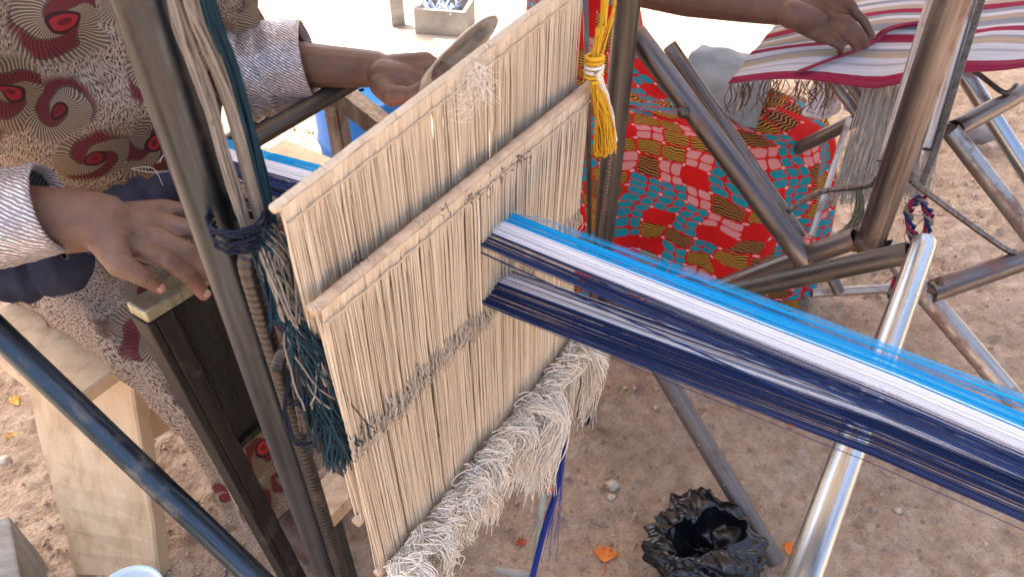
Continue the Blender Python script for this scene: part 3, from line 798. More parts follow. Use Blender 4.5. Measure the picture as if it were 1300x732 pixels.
bundle(cords, [ptn(372, 392, -.44), ptn(392, 440, -.43), ptn(412, 500, -.43), ptn(428, 540, -.43)], .0155, 130, .0009, 0, 1.0, jit=.02)
cords.build('teal_yarn', TEAL_Y, YB, kind='stuff')
cords = MB()
bundle(cords, [ptn(366, 400, -.44), ptn(372, 450, -.44), ptn(362, 520, -.44), ptn(378, 562, -.44), ptn(396, 562, -.436)], .0022, 8, .0010)
bundle(cords, [ptn(370, 400, -.436), ptn(384, 440, -.43), ptn(388, 500, -.43), ptn(372, 512, -.436)], .004, 14, .0010, jit=.01)
for k in range(16):                                                # wraps round the rebar and the knot
    an0 = R() * 6; c = kA + ZD * rr(-.012, .012) - UD * .004 - ND * .012
    cords.tube([c + ND * .026 * math.cos(an0 + q * .7) + UD * .024 * math.sin(an0 + q * .7) + ZD * .0025 * q * rr(.1, .4) for q in range(11)], .0011, 3, rr(0, .6), False)
for k in range(16):
    an0 = R() * 6; c = ptn(372, 396, -.44) + ZD * rr(-.008, .008)
    cords.tube([c + ND * .013 * math.cos(an0 + q * .7) + UD * .013 * math.sin(an0 + q * .7) + ZD * .001 * q for q in range(10)], .0011, 3, rr(0, .8), False)
cords.build('navy_yarn', INK_Y, YB, kind='stuff')
cords = MB(); p = ptn(350, 278, -.44)
for k in range(40):
    c = ptn(rr(322, 436), 0, -.43); t_ = R(); c = ptn(330 + 95 * t_ + rr(-12, 12), 290 + 250 * t_ + rr(-14, 14), -.43)
    e = Vector((rr(-1, 1), rr(-1, 1), rr(-1, .8))) * .022
    cords.tube(curve([c, c + e * .5 + ZD * .004, c + e], 3), .0005, 3, R() * .9, False)
cords.tube(curve([ptn(352, 282, -.43), ptn(372, 284, -.425), ptn(385, 290, -.42), ptn(400, 303, -.42)], 4), .0009, 3, .1, False)
cords.build('stray_thread', TEAL_Y, YB, kind='stuff')

TS = empty('tassel', ptn(755, 90, -.39), 'golden yellow and white yarn tassel hanging at the right end of the heddle', 'tassel')
m = MB(); bundle(m, [ptn(790, -330, -.42), ptn(768, 0, -.395), ptn(761, 40, -.39), ptn(754, 84, -.385)], .0045, 22, .0011); 
bundle(m, [ptn(779, -5, -.40), ptn(777, 12, -.40), ptn(772, 34, -.395), ptn(758, 78, -.385)], .003, 8, .001, jit=.004)
m.build('hanging_cord', YELLOW_Y, TS, kind='stuff')
m = MB(); c = ptn(754, 88, -.386)
for k in range(6): m.tube([c + ZD * (.012 - .005 * k) + ND * .0105 * math.cos(q * .66 + k) + UD * .0105 * math.sin(q * .66 + k) + ZD * .0006 * q for q in range(11)], .0026, 5, rr(.2, .9) if k not in (2, 3) else .97, False)
m.ball(c, .009, .009, .016, 10, .5); m.build('knot', YELLOW_Y, TS)
m = MB(); bundle(m, [ptn(754, 95, -.386), ptn(760, 125, -.38), ptn(766, 160, -.38), ptn(768, 192, -.382)], .010, 110, .0009, -.35, .55, jit=.004)
m.build('skirt_strands', YELLOW_Y, TS, kind='stuff')
m = MB(); bundle(m, [ptn(757, 92, -.378), ptn(768, 120, -.374), ptn(774, 150, -.374), ptn(777, 180, -.374)], .0045, 26, .001, -.3, .5, jit=.003); m.build('white_strands', CREAM2, TS, kind='stuff')

# blue cord and pale stick below the heddle fringe
TC = empty('blue_rope', ptz(672, 740, .02), 'taut cobalt blue cord running down from the heddle fringe to the ground', 'cord')
m = MB(); bundle(m, [ptn(716, 555, -.36), ptn(709, 610, -.34), ptn(694, 660, -.33), ptn(668, 760, -.30)], .0055, 40, .001); m.build('rope_strands', COBALT_Y, TC)
m = MB()
for k in range(14): 
    x = rr(-6, 8); P = [ptn(712 + x * .5, 590, -.34), ptn(708 + x, 640 + rr(-5, 5), -.33), ptn(705 + x * 1.6 - rr(0, 14), rr(660, 720), -.33)]
    m.tube(curve(P, 4), .0004, 3, .8, False)
m.build('loose_thread', COBALT_Y, TC, kind='stuff')
STICK = mat_simple('pale_green_stick', [(.3, (.20, .24, .18)), (.7, (.36, .38, .31))], 20, .6)
m = MB(); m.tube([ptn(690, 628, -.38), ptn(684, 670, -.38), ptn(676, 745, -.37)], .006, 10); tag(m.build('stick', STICK), 'pale green stick standing beside the cobalt cord', 'stick')
m = MB(); m.tube([ptz(628, 722, .05), ptz(672, 730, .05)], .009, 10); tag(m.build('pale_bar', mat_simple('pale_bar', [(.3, (.30, .27, .22)), (.7, (.42, .38, .32))], 20, .6)), 'short pale bar lying under the heddle fringe', 'bar')
bk_ = ptn(418, 636, -.62); m = MB(); m.box(bk_, UD * .04, ND * .03, ZD * .016); o = m.build('wooden_block', WOOD_STICK, None, False)
tag(o, 'small wooden block behind the left end of the heddles', 'block')
m = MB(); m.box(Vector((bk_.x, bk_.y, (bk_.z - .018) / 2)), UD * .008, ND * .008, ZD * ((bk_.z - .018) / 2)); tag(m.build('wooden_stake', DARKWOOD, None, False), 'dark upright stake under the small wooden block', 'stake')

# ------------------------------------------------------------------ people
def body_mesh(name, chains, balls, mat, parent, palms=(), vox=.0030, knuckles=()):
    m = MB()
    for pts, rs in chains: m.capsule([Vector(p) for p in pts], list(rs), 14)
    for b in balls: m.ball(*b[0], **b[1])
    src = m.build('tmp', mat)
    rm = src.modifiers.new('r', 'REMESH'); rm.mode = 'VOXEL'; rm.voxel_size = vox
    sm = src.modifiers.new('s', 'SMOOTH'); sm.factor = .5; sm.iterations = 5
    dg = bpy.context.evaluated_depsgraph_get(); me = bpy.data.meshes.new_from_object(src.evaluated_get(dg))
    bpy.data.objects.remove(src)
    me.name = name
    me.polygons.foreach_set('use_smooth', [True] * len(me.polygons))
    a = me.attributes.get('tint') or me.attributes.new('tint', 'FLOAT', 'POINT')
    if a.domain != 'POINT': me.attributes.remove(a); a = me.attributes.new('tint', 'FLOAT', 'POINT')
    tv = [0.0] * len(me.vertices)
    for i, v in enumerate(me.vertices):
        for (c, r, nd, amt) in palms:
            q = (v.co - c).length / r
            if q < 1:
                f = max(0, v.normal.dot(nd) * 1.4) if nd is not None else 1
                tv[i] = max(tv[i], amt * min(1, f) * min(1, (1 - q) * 2.2))
    a.data.foreach_set('value', tv)
    kv = [0.0] * len(me.vertices)
    for i, v in enumerate(me.vertices):
        for (c, r) in knuckles:
            if abs(v.co.x - c.x) < r and abs(v.co.y - c.y) < r:
                q = (v.co - c).length / r
                if q < 1: kv[i] = max(kv[i], (1 - q) * (.65 + .35 * math.sin((v.co - c).dot(Vector((.7, .2, -.6))) * 2400)))
    ka = me.attributes.new('knuckle', 'FLOAT', 'POINT'); ka.data.foreach_set('value', kv)
    me.materials.clear(); me.materials.append(mat)
    o = bpy.data.objects.new(name, me); col.objects.link(o); adopt(o, parent)
    return o
def sleeve(path, radii, n=40, seg=30, wr=.012, seed=0.0, flat=.85, sag=0.0, close=True):
    P = curve(path, n // (len(path) - 1)); K = len(P); Rr = []
    up = Vector((0, 0, 1)); rings = []
    for i, p in enumerate(P):
        t = i / (K - 1); x = t * (len(radii) - 1); j = min(int(x), len(radii) - 2); r = radii[j] + (radii[j + 1] - radii[j]) * (x - j)
        d = (P[min(i + 1, K - 1)] - P[max(0, i - 1)]).normalized()
        a = up - d * up.dot(d); 
        if a.length < .2: a = Vector((0, 1, 0)) - d * d.y
        a.normalize(); b = d.cross(a); rg = []
        for k in range(seg):
            an = 2 * math.pi * k / seg
            q = p + (a * math.cos(an) * flat + b * math.sin(an)) * r
            h = wr * (noise.noise(Vector((t * 9 + seed, an * .9, seed))) + .5 * noise.noise(Vector((t * 22 + math.sin(an) * 2, an * 1.6, seed + 4)))) 
            h -= wr * 1.5 * max(0, 1 - abs(noise.noise(Vector((t * 4.5 + math.cos(an) * .9, math.sin(an) * 1.3, seed + 11)))) * 6)
            h *= min(1, .35 + (1 - t) * 1.2)
            q += (q - p).normalized() * h - ZD * sag * max(0, -math.cos(an)) * math.sin(math.pi * t)
            rg.append(q)
        rings.append(rg)
    return rings, P
def fold_in(rings, depth=.012, th=.004):
    last, prev = rings[-1], rings[-2]
    c = sum(last, Vector()) / len(last); cpv = sum(prev, Vector()) / len(prev); d = (c - cpv).normalized()
    return rings + [[c + (p - c) * (1 - th / max((p - c).length, .01)) + d * .002 for p in last], [c + (p - c) * (1 - 1.6 * th / max((p - c).length, .01)) - d * depth for p in last]]

# --- weaver at the near loom
W1 = empty('person', un(.573, -1.1, 0), 'seated weaver in swirl printed dress with silver cuffs working at the near loom', 'person', 'weavers at their looms')
shR, shL = un(.38, -1.10, 1.22), un(.765, -1.08, 1.22)
elR, wrR = ptk(-175, 275, .86), ptk(128, 281, .935)
elL, wrL = ptk(296, 78, 1.33), ptk(478, 88, 1.325)
ch = [
 ([un(.573, -1.32, .66), un(.573, -1.26, .85), un(.573, -1.16, 1.05), un(.573, -1.12, 1.18)], [.15, .125, .145, .11]),
 ([un(.573, -1.11, 1.20), un(.573, -1.07, 1.30)], [.06, .052]),
 ([shR, un(.573, -1.12, 1.2), shL], [.055, .075, .055]),
 ([un(.47, -1.32, .66), un(.46, -1.10, .65), un(.46, -.93, .62)], [.095, .08, .058]),
 ([un(.675, -1.32, .66), un(.69, -1.10, .65), un(.69, -.93, .62)], [.095, .08, .058]),
 ([un(.46, -.93, .60), un(.47, -.925, .35), un(.47, -.93, .09)], [.055, .052, .032]),
 ([un(.70, -.93, .60), un(.70, -.925, .35), un(.70, -.93, .09)], [.055, .052, .032]),
 ([un(.47, -.94, .055), un(.47, -.82, .035), un(.47, -.75, .028)], [.036, .034, .022]),
 ([un(.70, -.94, .055), un(.70, -.82, .035), un(.70, -.75, .028)], [.036, .034, .022]),
 ([shR, elR.lerp(shR, .5), elR], [.05, .045, .04]), ([elR, elR.lerp(wrR, .35), wrR.lerp(elR, .12), wrR], [.045, .047, .040, .0365]),
 ([shL, elL.lerp(shL, .5), elL], [.05, .045, .04]), ([elL, elL.lerp(wrL, .4), wrL.lerp(elL, .1), wrL], [.041, .041, .033, .031]),
]
# near hand, laid over the bar: metacarpals, fingers, thumb
fR = [ # (mcp, pip, dip, tip) image point + depth
 [(184, 318, .945), (214, 331, .935), (240, 350, .955), (259, 374, .985)],
 [(200, 303, .955), (238, 318, .955), (262, 338, .97), (280, 358, .99)],
 [(208, 283, .975), (248, 293, .972), (274, 310, .985), (290, 330, 1.0)],
 [(208, 265, .995), (240, 268, .998), (268, 268, 1.0), (292, 272, 1.01)]]
rad = [(.0125, .0098, .009, .0072), (.0128, .010, .0092, .0074), (.012, .0096, .0088, .007), (.011, .0086, .0078, .0064)]
for k, f in enumerate(fR):
    F = [ptk(*q) for q in f]
    ch.append((F, [q * 1.2 for q in rad[k]]))
    st0 = wrR + (F[0] - wrR) * .12
    ch.append(([st0, st0.lerp(F[0], .5), F[0]], [.021, .0175, .0135]))
ch.append(([ptk(140, 300, .93), ptk(168, 292, .955), ptk(185, 296, .962)], [.028, .024, .018]))
ch.append(([ptk(136, 305, .925), ptk(155, 338, .915), ptk(182, 351, .925), ptk(204, 365, .945)], [.023, .0165, .0122, .0088]))
# far hand, closed round the shuttle
fL = [
 [(541, 76, 1.31), (566, 88, 1.31), (563, 112, 1.335), (546, 120, 1.35)],
 [(546, 88, 1.305), (563, 104, 1.30), (556, 124, 1.33), (540, 128, 1.345)],
 [(540, 102, 1.30), (553, 120, 1.295), (543, 134, 1.325), (528, 134, 1.34)],
 [(528, 114, 1.295), (538, 131, 1.29), (527, 141, 1.315), (515, 139, 1.33)]]
for k, f in enumerate(fL):
    F = [ptk(*q) for q in f]; ch.append((F, [q * 1.05 for q in rad[k]]))
    st0 = wrL + (F[0] - wrL) * .12
    ch.append(([st0, st0.lerp(F[0], .5), F[0]], [.022, .019, .0145]))
ch.append(([ptk(486, 96, 1.31), ptk(506, 98, 1.305), ptk(522, 98, 1.305)], [.028, .026, .02]))
ch.append(([ptk(486, 108, 1.30), ptk(498, 122, 1.285), ptk(522, 120, 1.275), ptk(548, 104, 1.285)], [.024, .02, .0135, .0095]))
hd = un(.573, -1.02, 1.41); fwd = (ND * .93 - ZD * .36).normalized(); upd = (ZD * .93 + ND * .36).normalized()
AX = (fwd, UD, upd)
balls = [((hd, .092, .072, .108), dict(seg=24, axes=AX)), ((hd + fwd * .03 - upd * .055, .055, .048, .055), dict(seg=18, axes=AX)),
 ((hd + fwd * .094 - upd * .018, .018, .014, .02), dict(seg=12, axes=AX)), ((hd + fwd * .083 - upd * .058, .012, .022, .008), dict(seg=12, axes=AX)),
 ((hd + UD * .073 - upd * .01, .018, .008, .028), dict(seg=12, axes=AX)), ((hd - UD * .073 - upd * .01, .018, .008, .028), dict(seg=12, axes=AX))]
palm = [(ptk(500, 118, 1.29), .075, Vector((.1, -.6, -.75)).normalized(), .9), (ptk(207, 367, .945), .016, None, .35), (ptk(260, 371, .98), .03, None, .3)]
kn_ = [(ptk(*f[1]), .021) for f in fR] + [(ptk(*f[2]), .015) for f in fR] + [(ptk(182, 351, .925), .017)] + [(ptk(*f[1]), .02) for f in fL]
b1 = body_mesh('body', ch, balls, SKIN_A, W1, palm, .0028, kn_)
def nail(name, c, d, up, parent, w_=.0055, l=.0065):
    m = MB(); s = d.cross(up).normalized(); upn = s.cross(d).normalized()
    m.ball(c, w_, l, .0018, 10, axes=(s, d, upn)); return m.build(name, NAIL, parent)
NAIL = mat_simple('fingernail', [(.3, (.30, .17, .13)), (.7, (.38, .23, .18))], 60, .3, bump=.05)
tip, pre = ptk(204, 365, .945), ptk(182, 351, .925)
tocam = (ORG - tip).normalized()
nail('fingernail', tip + tocam * .0086 + (tip - pre).normalized() * .001, (tip - pre).normalized(), tocam, W1)
tip, pre = ptk(262, 372, .985), ptk(238, 352, .965)
nail('fingernail', tip + tocam * .0082, (tip - pre).normalized(), tocam, W1)
EYE = mat_simple('eye', [(.3, (.03, .02, .015)), (.7, (.06, .04, .03))], 5, .1)
for s in (-1, 1):
    m = MB(); m.ball(hd + fwd * .083 + UD * .03 * s + upd * .004, .011, seg=10); m.build('eye', EYE, W1)
m = MB()
m.ball(hd - fwd * .018 + upd * .03, .105, .088, .098, 24, axes=(fwd, UD, upd), wob=.12); m.ball(hd - fwd * .1 - upd * .0, .04, seg=14, wob=.2); m.build('headscarf', HEADCLOTH, W1)
# torso of the dress
rings = []
prof = [(.60, -1.30, .215, .17), (.68, -1.285, .215, .175), (.78, -1.255, .205, .165), (.88, -1.20, .20, .155), (.98, -1.155, .205, .15), (1.08, -1.14, .21, .145), (1.16, -1.13, .205, .125), (1.22, -1.12, .17, .1), (1.26, -1.11, .09, .075)]
NP = 36
for i in range(NP + 1):
    x = i / NP * (len(prof) - 1); j = min(int(x), len(prof) - 2); f = x - j
    z, nc, hu, hn = (prof[j][q] * (1 - f) + prof[j + 1][q] * f for q in range(4)); rg = []
    for k in range(56):
        an = 2 * math.pi * k / 56; q = un(.573 + math.cos(an) * hu, nc + math.sin(an) * hn, z)
        h = .020 * noise.noise(Vector((q.x * 5, q.y * 5, z * 9))) + .010 * noise.noise(Vector((q.x * 14 + z * 6, q.y * 14, z * 12)))
        h -= .026 * max(0, 1 - abs(noise.noise(Vector((q.x * 3.2 + z * 2.5, q.y * 3.2, z * 5.5 + 4)))) * 7)
        h += .008 * math.sin(z * 46 + math.cos(an) * 5) * max(0, math.sin(an)) * (1 if z < .98 else .4)
        rg.append(q + (UD * math.cos(an) + ND * math.sin(an)) * h)
    rings.append(rg)
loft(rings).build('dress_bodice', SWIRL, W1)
# lap and skirt
rings = []; path = [(-1.46, .62, .23, .10), (-1.32, .64, .235, .12), (-1.15, .65, .24, .118), (-1.02, .645, .24, .11), (-.92, .62, .235, .10), (-.875, .53, .22, .075), (-.88, .38, .205, .062), (-.885, .20, .205, .065)]
ang = [0, 0, 0, 0, .35, .95, 1.35, 1.5]
for i in range(57):
    x = i / 56 * 7; j = min(int(x), 6); f = x - j; f2 = f * f * (3 - 2 * f)
    nc, z, hu, hn = (path[j][q] * (1 - f) + path[j + 1][q] * f for q in range(4)); th = ang[j] * (1 - f) + ang[j + 1] * f
    A = ZD * math.cos(th) + ND * math.sin(th); rg = []
    for k in range(60):
        an = 2 * math.pi * k / 60; cx, sy = math.cos(an), math.sin(an)
        cx_ = math.copysign(abs(cx) ** .75, cx); sy_ = math.copysign(abs(sy) ** .8, sy)
        q = un(.573 + cx_ * hu, nc, z) + A * sy_ * hn
        valley = -.028 * math.exp(-(cx / .28) ** 2) * max(0, sy)
        h = .016 * noise.noise(Vector((nc * 6, cx * 2, sy * 2 + 3))) + .008 * noise.noise(Vector((nc * 22 + cx * 3, cx * 5, sy * 3)))
        h -= .014 * max(0, 1 - abs(noise.noise(Vector((nc * 5, cx * 2.4 + sy, 9)))) * 7)
        rg.append(q + A * (valley + h * (sy if abs(sy) > .3 else .3)) + UD * cx * h)
    rings.append(rg)
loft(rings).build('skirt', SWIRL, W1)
# sleeves and silver cuffs
rings, P = sleeve([shR + ZD * .01, shR.lerp(elR, .5) + Vector((-.01, -.01, -.01)), elR + Vector((-.01, 0, -.012)), elR.lerp(wrR, .42)], [.085, .085, .082, .064], 45, 36, .016, 1.0)
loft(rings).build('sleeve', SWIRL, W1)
rings, P = sleeve([elR.lerp(wrR, .40), elR.lerp(wrR, .56), ptk(66, 262, .91)], [.064, .065, .0625], 12, 36, .004, 2.0)
loft(fold_in(rings)).build('cuff', CUFF, W1)
rings, P = sleeve([shL + ZD * .01, shL.lerp(elL, .5) + Vector((-.02, .01, -.01)), elL + Vector((-.02, .0, .01)), ptk(322, 84, 1.325)], [.09, .092, .088, .082], 45, 36, .018, 3.0)
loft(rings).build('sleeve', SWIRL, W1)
rings, P = sleeve([ptk(312, 90, 1.325), ptk(345, 85, 1.325), ptk(392, 78, 1.325)], [.088, .082, .069], 14, 36, .009, 4.0, 1.0)
loft(fold_in(rings)).build('cuff', CUFF, W1)

# --- bench
BN = empty('bench', un(.34, -1.25, 0), 'pale wooden bench with splayed plank legs under the near weaver', 'bench')
def plank(name, corners, th, mat, parent, nseg=10, seed=0):
    """corners: tl, tr, br, bl; thickness away from the camera side"""
    tl, tr, br, bl = corners; nr = (tr - tl).cross(bl - tl).normalized(); m = MB(); 
    rows = []
    for i in range(nseg + 1):
        t = i / nseg; l = tl.lerp(bl, t); r = tr.lerp(br, t); e = (r - l).normalized()
        l = l + e * .008 * noise.noise(Vector((t * 3.1, seed, 0))); r = r + e * .008 * noise.noise(Vector((t * 3.7, seed + 5, 0)))
        b_ = .004; rows.append([l + nr * b_, l + e * b_, r - e * b_, r + nr * b_, r + nr * (th - b_), r - e * b_ + nr * th, l + e * b_ + nr * th, l + nr * (th - b_)])
    for rw in rows:
        for p in rw: m.v.append(p); m.t.append(0)
    for i in range(nseg):
        for k in range(8):
            q = (k + 1) % 8; m.f.append((i * 8 + k, i * 8 + q, (i + 1) * 8 + q, (i + 1) * 8 + k))
    m.f.append(tuple(range(7, -1, -1))); m.f.append(tuple(nseg * 8 + k for k in range(8)))
    o = m.build(name, mat, parent, False); return o
c = [ptz(14, 418, .50), ptz(166, 478, .50), ptz(203, 733, 0), ptz(93, 728, 0)]
plank('leg', c, .035, WOOD_PALE, BN, seed=1)
plank('leg', [p + UD * .62 for p in (c[0], c[1])] + [c[2] + UD * .95, c[3] + UD * .95], .035, WOOD_PALE, BN, seed=2)
plank('seat', [un(.27, -1.42, .505), un(.27, -1.09, .505), un(1.1, -1.09, .505), un(1.1, -1.42, .505)], .032, WOOD_PALE, BN, seed=3).location.z += 0.0
a, b = ptz(160, 548, .22), ptz(250, 497, .22); dd_ = (b - a); 
m = MB(); e = dd_.normalized(); b = a + e * .55
m.box((a + b) / 2, e * .275, e.cross(ZD) * .018, ZD * .045); m.build('stretcher', WOOD_PALE, BN, False)

# ------------------------------------------------------------------ second loom
L2 = empty('loom_frame', Vector((.8, 1.2, 0)), 'rusty brown welded pipe loom frame standing on the right', 'loom', 'weaving looms')
C0 = Vector((.623, 1.03, .75))
def along(p, t, dz): return p + ND * t + ZD * dz
pipe('post', C0 - ZD * .02, Vector((.578, 1.03, 1.6)), .0235, STEEL_RUST, L2, rings=24)
pipe('side_post', ptk(1119, 205, 1.36), ptk(1206, -80, 1.36), .0085, STEEL_SILV, L2)
pipe('side_post', ptk(1178, 190, 1.40), ptk(1256, -80, 1.40), .012, STEEL_SILV, L2)
rod('rebar_rod', [ptk(1168, 238, 1.38), ptk(1186, 196, 1.38), ptk(1268, -70, 1.38)], .006, STEEL_DARK, L2, ribs=True)
DA = along(C0, -.024, -.02); DE = along(C0, -.70, -.735)
pipe('lower_rail', DA, DE, .0195, STEEL_RUST, L2)
pipe('front_leg', along(C0, .022, -.018), along(C0, .98, -.735), .0185, STEEL_SILV, L2)
a = along(C0, .119, -.075); pipe('cross_rail', a - Vector((.008, .004, 0)), ptk(1330, 317, 1.42) + Vector((.25, .1, 0)), .0195, STEEL_RUST, L2)
A0 = ptk(1024, 334, 1.40); A1 = ptk(806, 42, 1.335)
pipe('upper_rail', A0, A1, .020, STEEL_RUST, L2)
pipe('upper_rail', ptk(1016, 302, 1.50), ptk(850, 58, 1.50), .0145, STEEL_RUST, L2)
m = MB(); bp = ptk(869, 141, 1.315); m.tube([bp, bp + Vector((-.3, -.8, .3)).normalized() * .016], .011, 10); m.build('bolt', STEEL_DARK, L2)
rod('thin_rod', [ptk(845, 72, 1.47), ptk(905, 160, 1.46), ptk(925, 196, 1.455)], .003, STEEL_GALV, L2)
E0 = Vector((.925, 1.41, .73))
pipe('front_leg', E0, along(E0, .9, -.72), .0195, STEEL_SILV, L2)
pipe('cross_rail', ptk(1212, 164, 1.6), ptk(1330, 100, 1.85), .0205, STEEL_RUST, L2)
pipe('rear_leg', ptk(1218, 84, 1.9), ptk(1350, 290, 1.9), .021, STEEL_GALV, L2)
rod('bent_rod', curve([ptk(1000, 268, 1.42), ptk(1040, 244, 1.42), ptk(1100, 236, 1.36), ptk(1116, 224, 1.33)], 4), .0055, STEEL_RUST, L2, ribs=True)
rod('bent_rod', curve([ptk(1154, 226, 1.33), ptk(1176, 244, 1.33), ptk(1270, 312, 1.36), ptk(1290, 320, 1.36)], 4), .0055, STEEL_RUST, L2, ribs=True)
rod('bent_rod', curve([ptk(1224, 80, 1.75), ptk(1250, 100, 1.72), ptk(1276, 118, 1.70), ptk(1290, 108, 1.72)], 4), .006, STEEL_DARK, L2)
pipe('thin_rod', ptk(1078, 150, 1.47), ptk(1030, 300, 1.47), .006, STEEL_SILV, L2)
pipe('thin_rod', ptk(1030, 372, 1.78), ptk(1130, 366, 1.78), .011, STEEL_SILV, L2)
pipe('pipe_stub', ptk(1050, 340, 1.55), ptk(1066, 372, 1.55), .012, STEEL_RUST, L2)
pipe('thin_rod', ptk(1052, 98, 1.56), ptk(1092, 150, 1.56), .010, STEEL_SILV, L2)
pipe('thin_rod', ptk(1072, 100, 1.62), ptk(1106, 146, 1.62), .009, STEEL_SILV, L2)
pipe('rear_leg', ptk(960, 214, 2.0), ptk(1095, 148, 1.72), .016, STEEL_RUST, L2)
for p, r_ in ((C0 + Vector((0, 0, -.02)), .028), (A0, .022), (ptk(1186, 366, 1.30), .018), (ptk(1128, 215, 1.31), .014), (ptk(1152, 222, 1.31), .012), (ptk(1206, 166, 1.6), .022)): weld(L2, p, r_)

# grey string heddle of the second loom
random.seed(21)
H2 = empty('heddle', Vector((.75, 1.42, .6)), 'grey fuzzy string heddle hanging behind the rusty post of the right loom', 'heddle', 'string heddles of the loom')
m = MB(); k2 = MB()
for i in range(300):
    t = i / 300; xt = 1098 + 112 * t; xb = 1056 + 122 * t
    a, b = ptk(xt, 108 - 8 * t, 1.50 + .1 * t), ptk(xb + rr(-3, 3), 255 - 6 * t + rr(-8, 8), 1.52 + .1 * t)
    P = [a.lerp(b, q) + UD * rr(-.003, .003) + ND * rr(-.004, .004) for q in (0, .3, .6, 1)]
    m.tube(P, rr(.0006, .001), 3, rr(.1, .9), False)
    if i % 2 == 0:
        c = a.lerp(b, rr(.7, 1)); k2.tube(curve([c, c + Vector((rr(-1, 1), rr(-1, 1), rr(-1, 1))) * .012, c + Vector((rr(-1, 1), rr(-1, 1), rr(-1.6, .2))) * .026], 3), .0007, 3, R(), False)
m.build('leashes', GREY_Y, H2, kind='stuff'); k2.build('frayed_ends', GREY_Y, H2, kind='stuff')
m = MB(); m.tube([ptk(1092, 107, 1.50), ptk(1216, 98, 1.60)], .006, 8); m.build('shaft', WOOD_STICK, H2)
# green-grey tassel and plaited yarn chain
m = MB(); bundle(m, [ptk(1090, 236, 1.44), ptk(1092, 262, 1.44), ptk(1086, 285, 1.44), ptk(1078, 300, 1.44)], .007, 50, .0009, -.3, 1.3, jit=.014)
bundle(m, [ptk(1092, 262, 1.44), ptk(1098, 285, 1.44), ptk(1098, 318, 1.44)], .004, 20, .0009, 0, .6, jit=.01)
tag(m.build('tassel', mat_strand('moss_yarn', (.10, .10, .065), (.24, .23, .16))), 'mossy grey yarn tassel tied under the bent rod of the right loom', 'tassel')
YC = empty('yarn_chain', ptk(1165, 262, 1.45), 'plaited chain of maroon, navy and white yarn hanging by the rusty post', 'yarn')
path = curve([ptk(1168, 250, 1.44), ptk(1152, 268, 1.44), ptk(1158, 300, 1.44), ptk(1160, 330, 1.45), ptk(1140, 352, 1.46), ptk(1130, 378, 1.46)], 8)
path2 = curve([ptk(1168, 250, 1.45), ptk(1178, 275, 1.45), ptk(1172, 305, 1.45), ptk(1152, 330, 1.46), ptk(1155, 352, 1.47), ptk(1135, 385, 1.47)], 8)
for mt, ph in ((MAROON_Y, 0), (NAVY_Y, 2.1), (BEIGE_Y, 4.2)):
    m = MB()
    for P in (path, path2):
        for s in range(4):
            m.tube([p + UD * .008 * math.sin(i * .85 + ph + s * .12) + ZD * .003 * math.cos(i * 1.7 + ph) + ND * (.006 * math.cos(i * .85 + ph) + .0012 * s) for i, p in enumerate(P)], .0021, 4, rr(0, .9), False)
    for s in range(14):
        c = random.choice(path + path2); m.tube(curve([c, c + Vector((rr(-1, 1), rr(-1, 1), rr(-1, 1))) * .013, c + Vector((rr(-1, 1), rr(-1, 1), rr(-2, .2))) * .02], 3), .0009, 3, R(), False)
    m.build('yarn_strand', mt, YC)

# striped cloth on the second loom
g = G('burgundy_striped_cloth'); uv = g.n('ShaderNodeUVMap').outputs[0]; sx = g.n('ShaderNodeSeparateXYZ'); g.put(sx.inputs[0], uv)
BU, WH, TN, GR = (.27, .006, .04), (.56, .55, .57), (.42, .33, .24), (.24, .26, .29)
seq = [(BU, .05), (WH, .06), ((.42, .40, .42), .02), (WH, .04), (TN, .05), (GR, .02), (WH, .05), (BU, .045), (WH, .03), (GR, .05), (TN, .04), (WH, .03), (GR, .035), (BU, .05), (TN, .05), (WH, .04), (GR, .03), (WH, .04), (TN, .05), (BU, .05), (WH, .05), (TN, .05), (GR, .04), (BU, .045)]
seq = [(q, w_ * (1.35 if q == BU else 1)) for q, w_ in seq]
x = 0; stops = []
tot = sum(q for _, q in seq)
for c_, q in seq: stops.append((x / tot, c_)); x += q
f = g.math('ADD', sx.outputs[0], g.math('MULTIPLY', g.noise(uv, 30, 2), .004))
cs = g.ramp(f, stops[:24], 'CONSTANT')
mpy = g.n('ShaderNodeMapping'); g.put(mpy.inputs[0], uv); mpy.inputs['Scale'].default_value = (260, 4, 1)
yn = g.noise(mpy.outputs[0], 1, 3, .6); cs = g.mix(g.ramp(yn, [(.35, .45), (.6, 0.0)]), cs, (.12, .11, .12)); g.bump(g.math('SINE', g.math('MULTIPLY', sx.outputs[0], 900)), .3, .0008)
m = MB(); NXs, NYs = 30, 22
def cl2(s, t):
    """s along the warp, t across from the near selvage"""
    nl, fl_, nr, fr2 = Vector((.423, 1.367, .86)), Vector((.64, 1.72, .875)), Vector((1.05, 1.345, .915)), Vector((1.42, 1.86, .92))
    p = nl.lerp(nr, s).lerp(fl_.lerp(fr2, s), t)
    p.z += .045 * math.sin(math.pi * min(1, s * 1.05)) * (.4 + .6 * t) - .02 * (1 - t) ** 6 * math.sin(math.pi * s) + .012 * noise.noise(Vector((s * 3.5, t * 5, 0))) - .016 * max(0, 1 - abs(s - .45 - .25 * t) * 5)
    p.y -= .012 * math.sin(math.pi * s) * (1 - t)
    return p
for i in range(NXs + 1):
    for j in range(NYs + 1): m.v.append(cl2(i / NXs * 1.35, j / NYs)); m.t.append(0)
for i in range(NXs):
    for j in range(NYs):
        m.f.append((i * (NYs + 1) + j, (i + 1) * (NYs + 1) + j, (i + 1) * (NYs + 1) + j + 1, i * (NYs + 1) + j + 1))
        m.uv.append(((j / NYs, i / NXs), (j / NYs, (i + 1) / NXs), ((j + 1) / NYs, (i + 1) / NXs), ((j + 1) / NYs, i / NXs)))
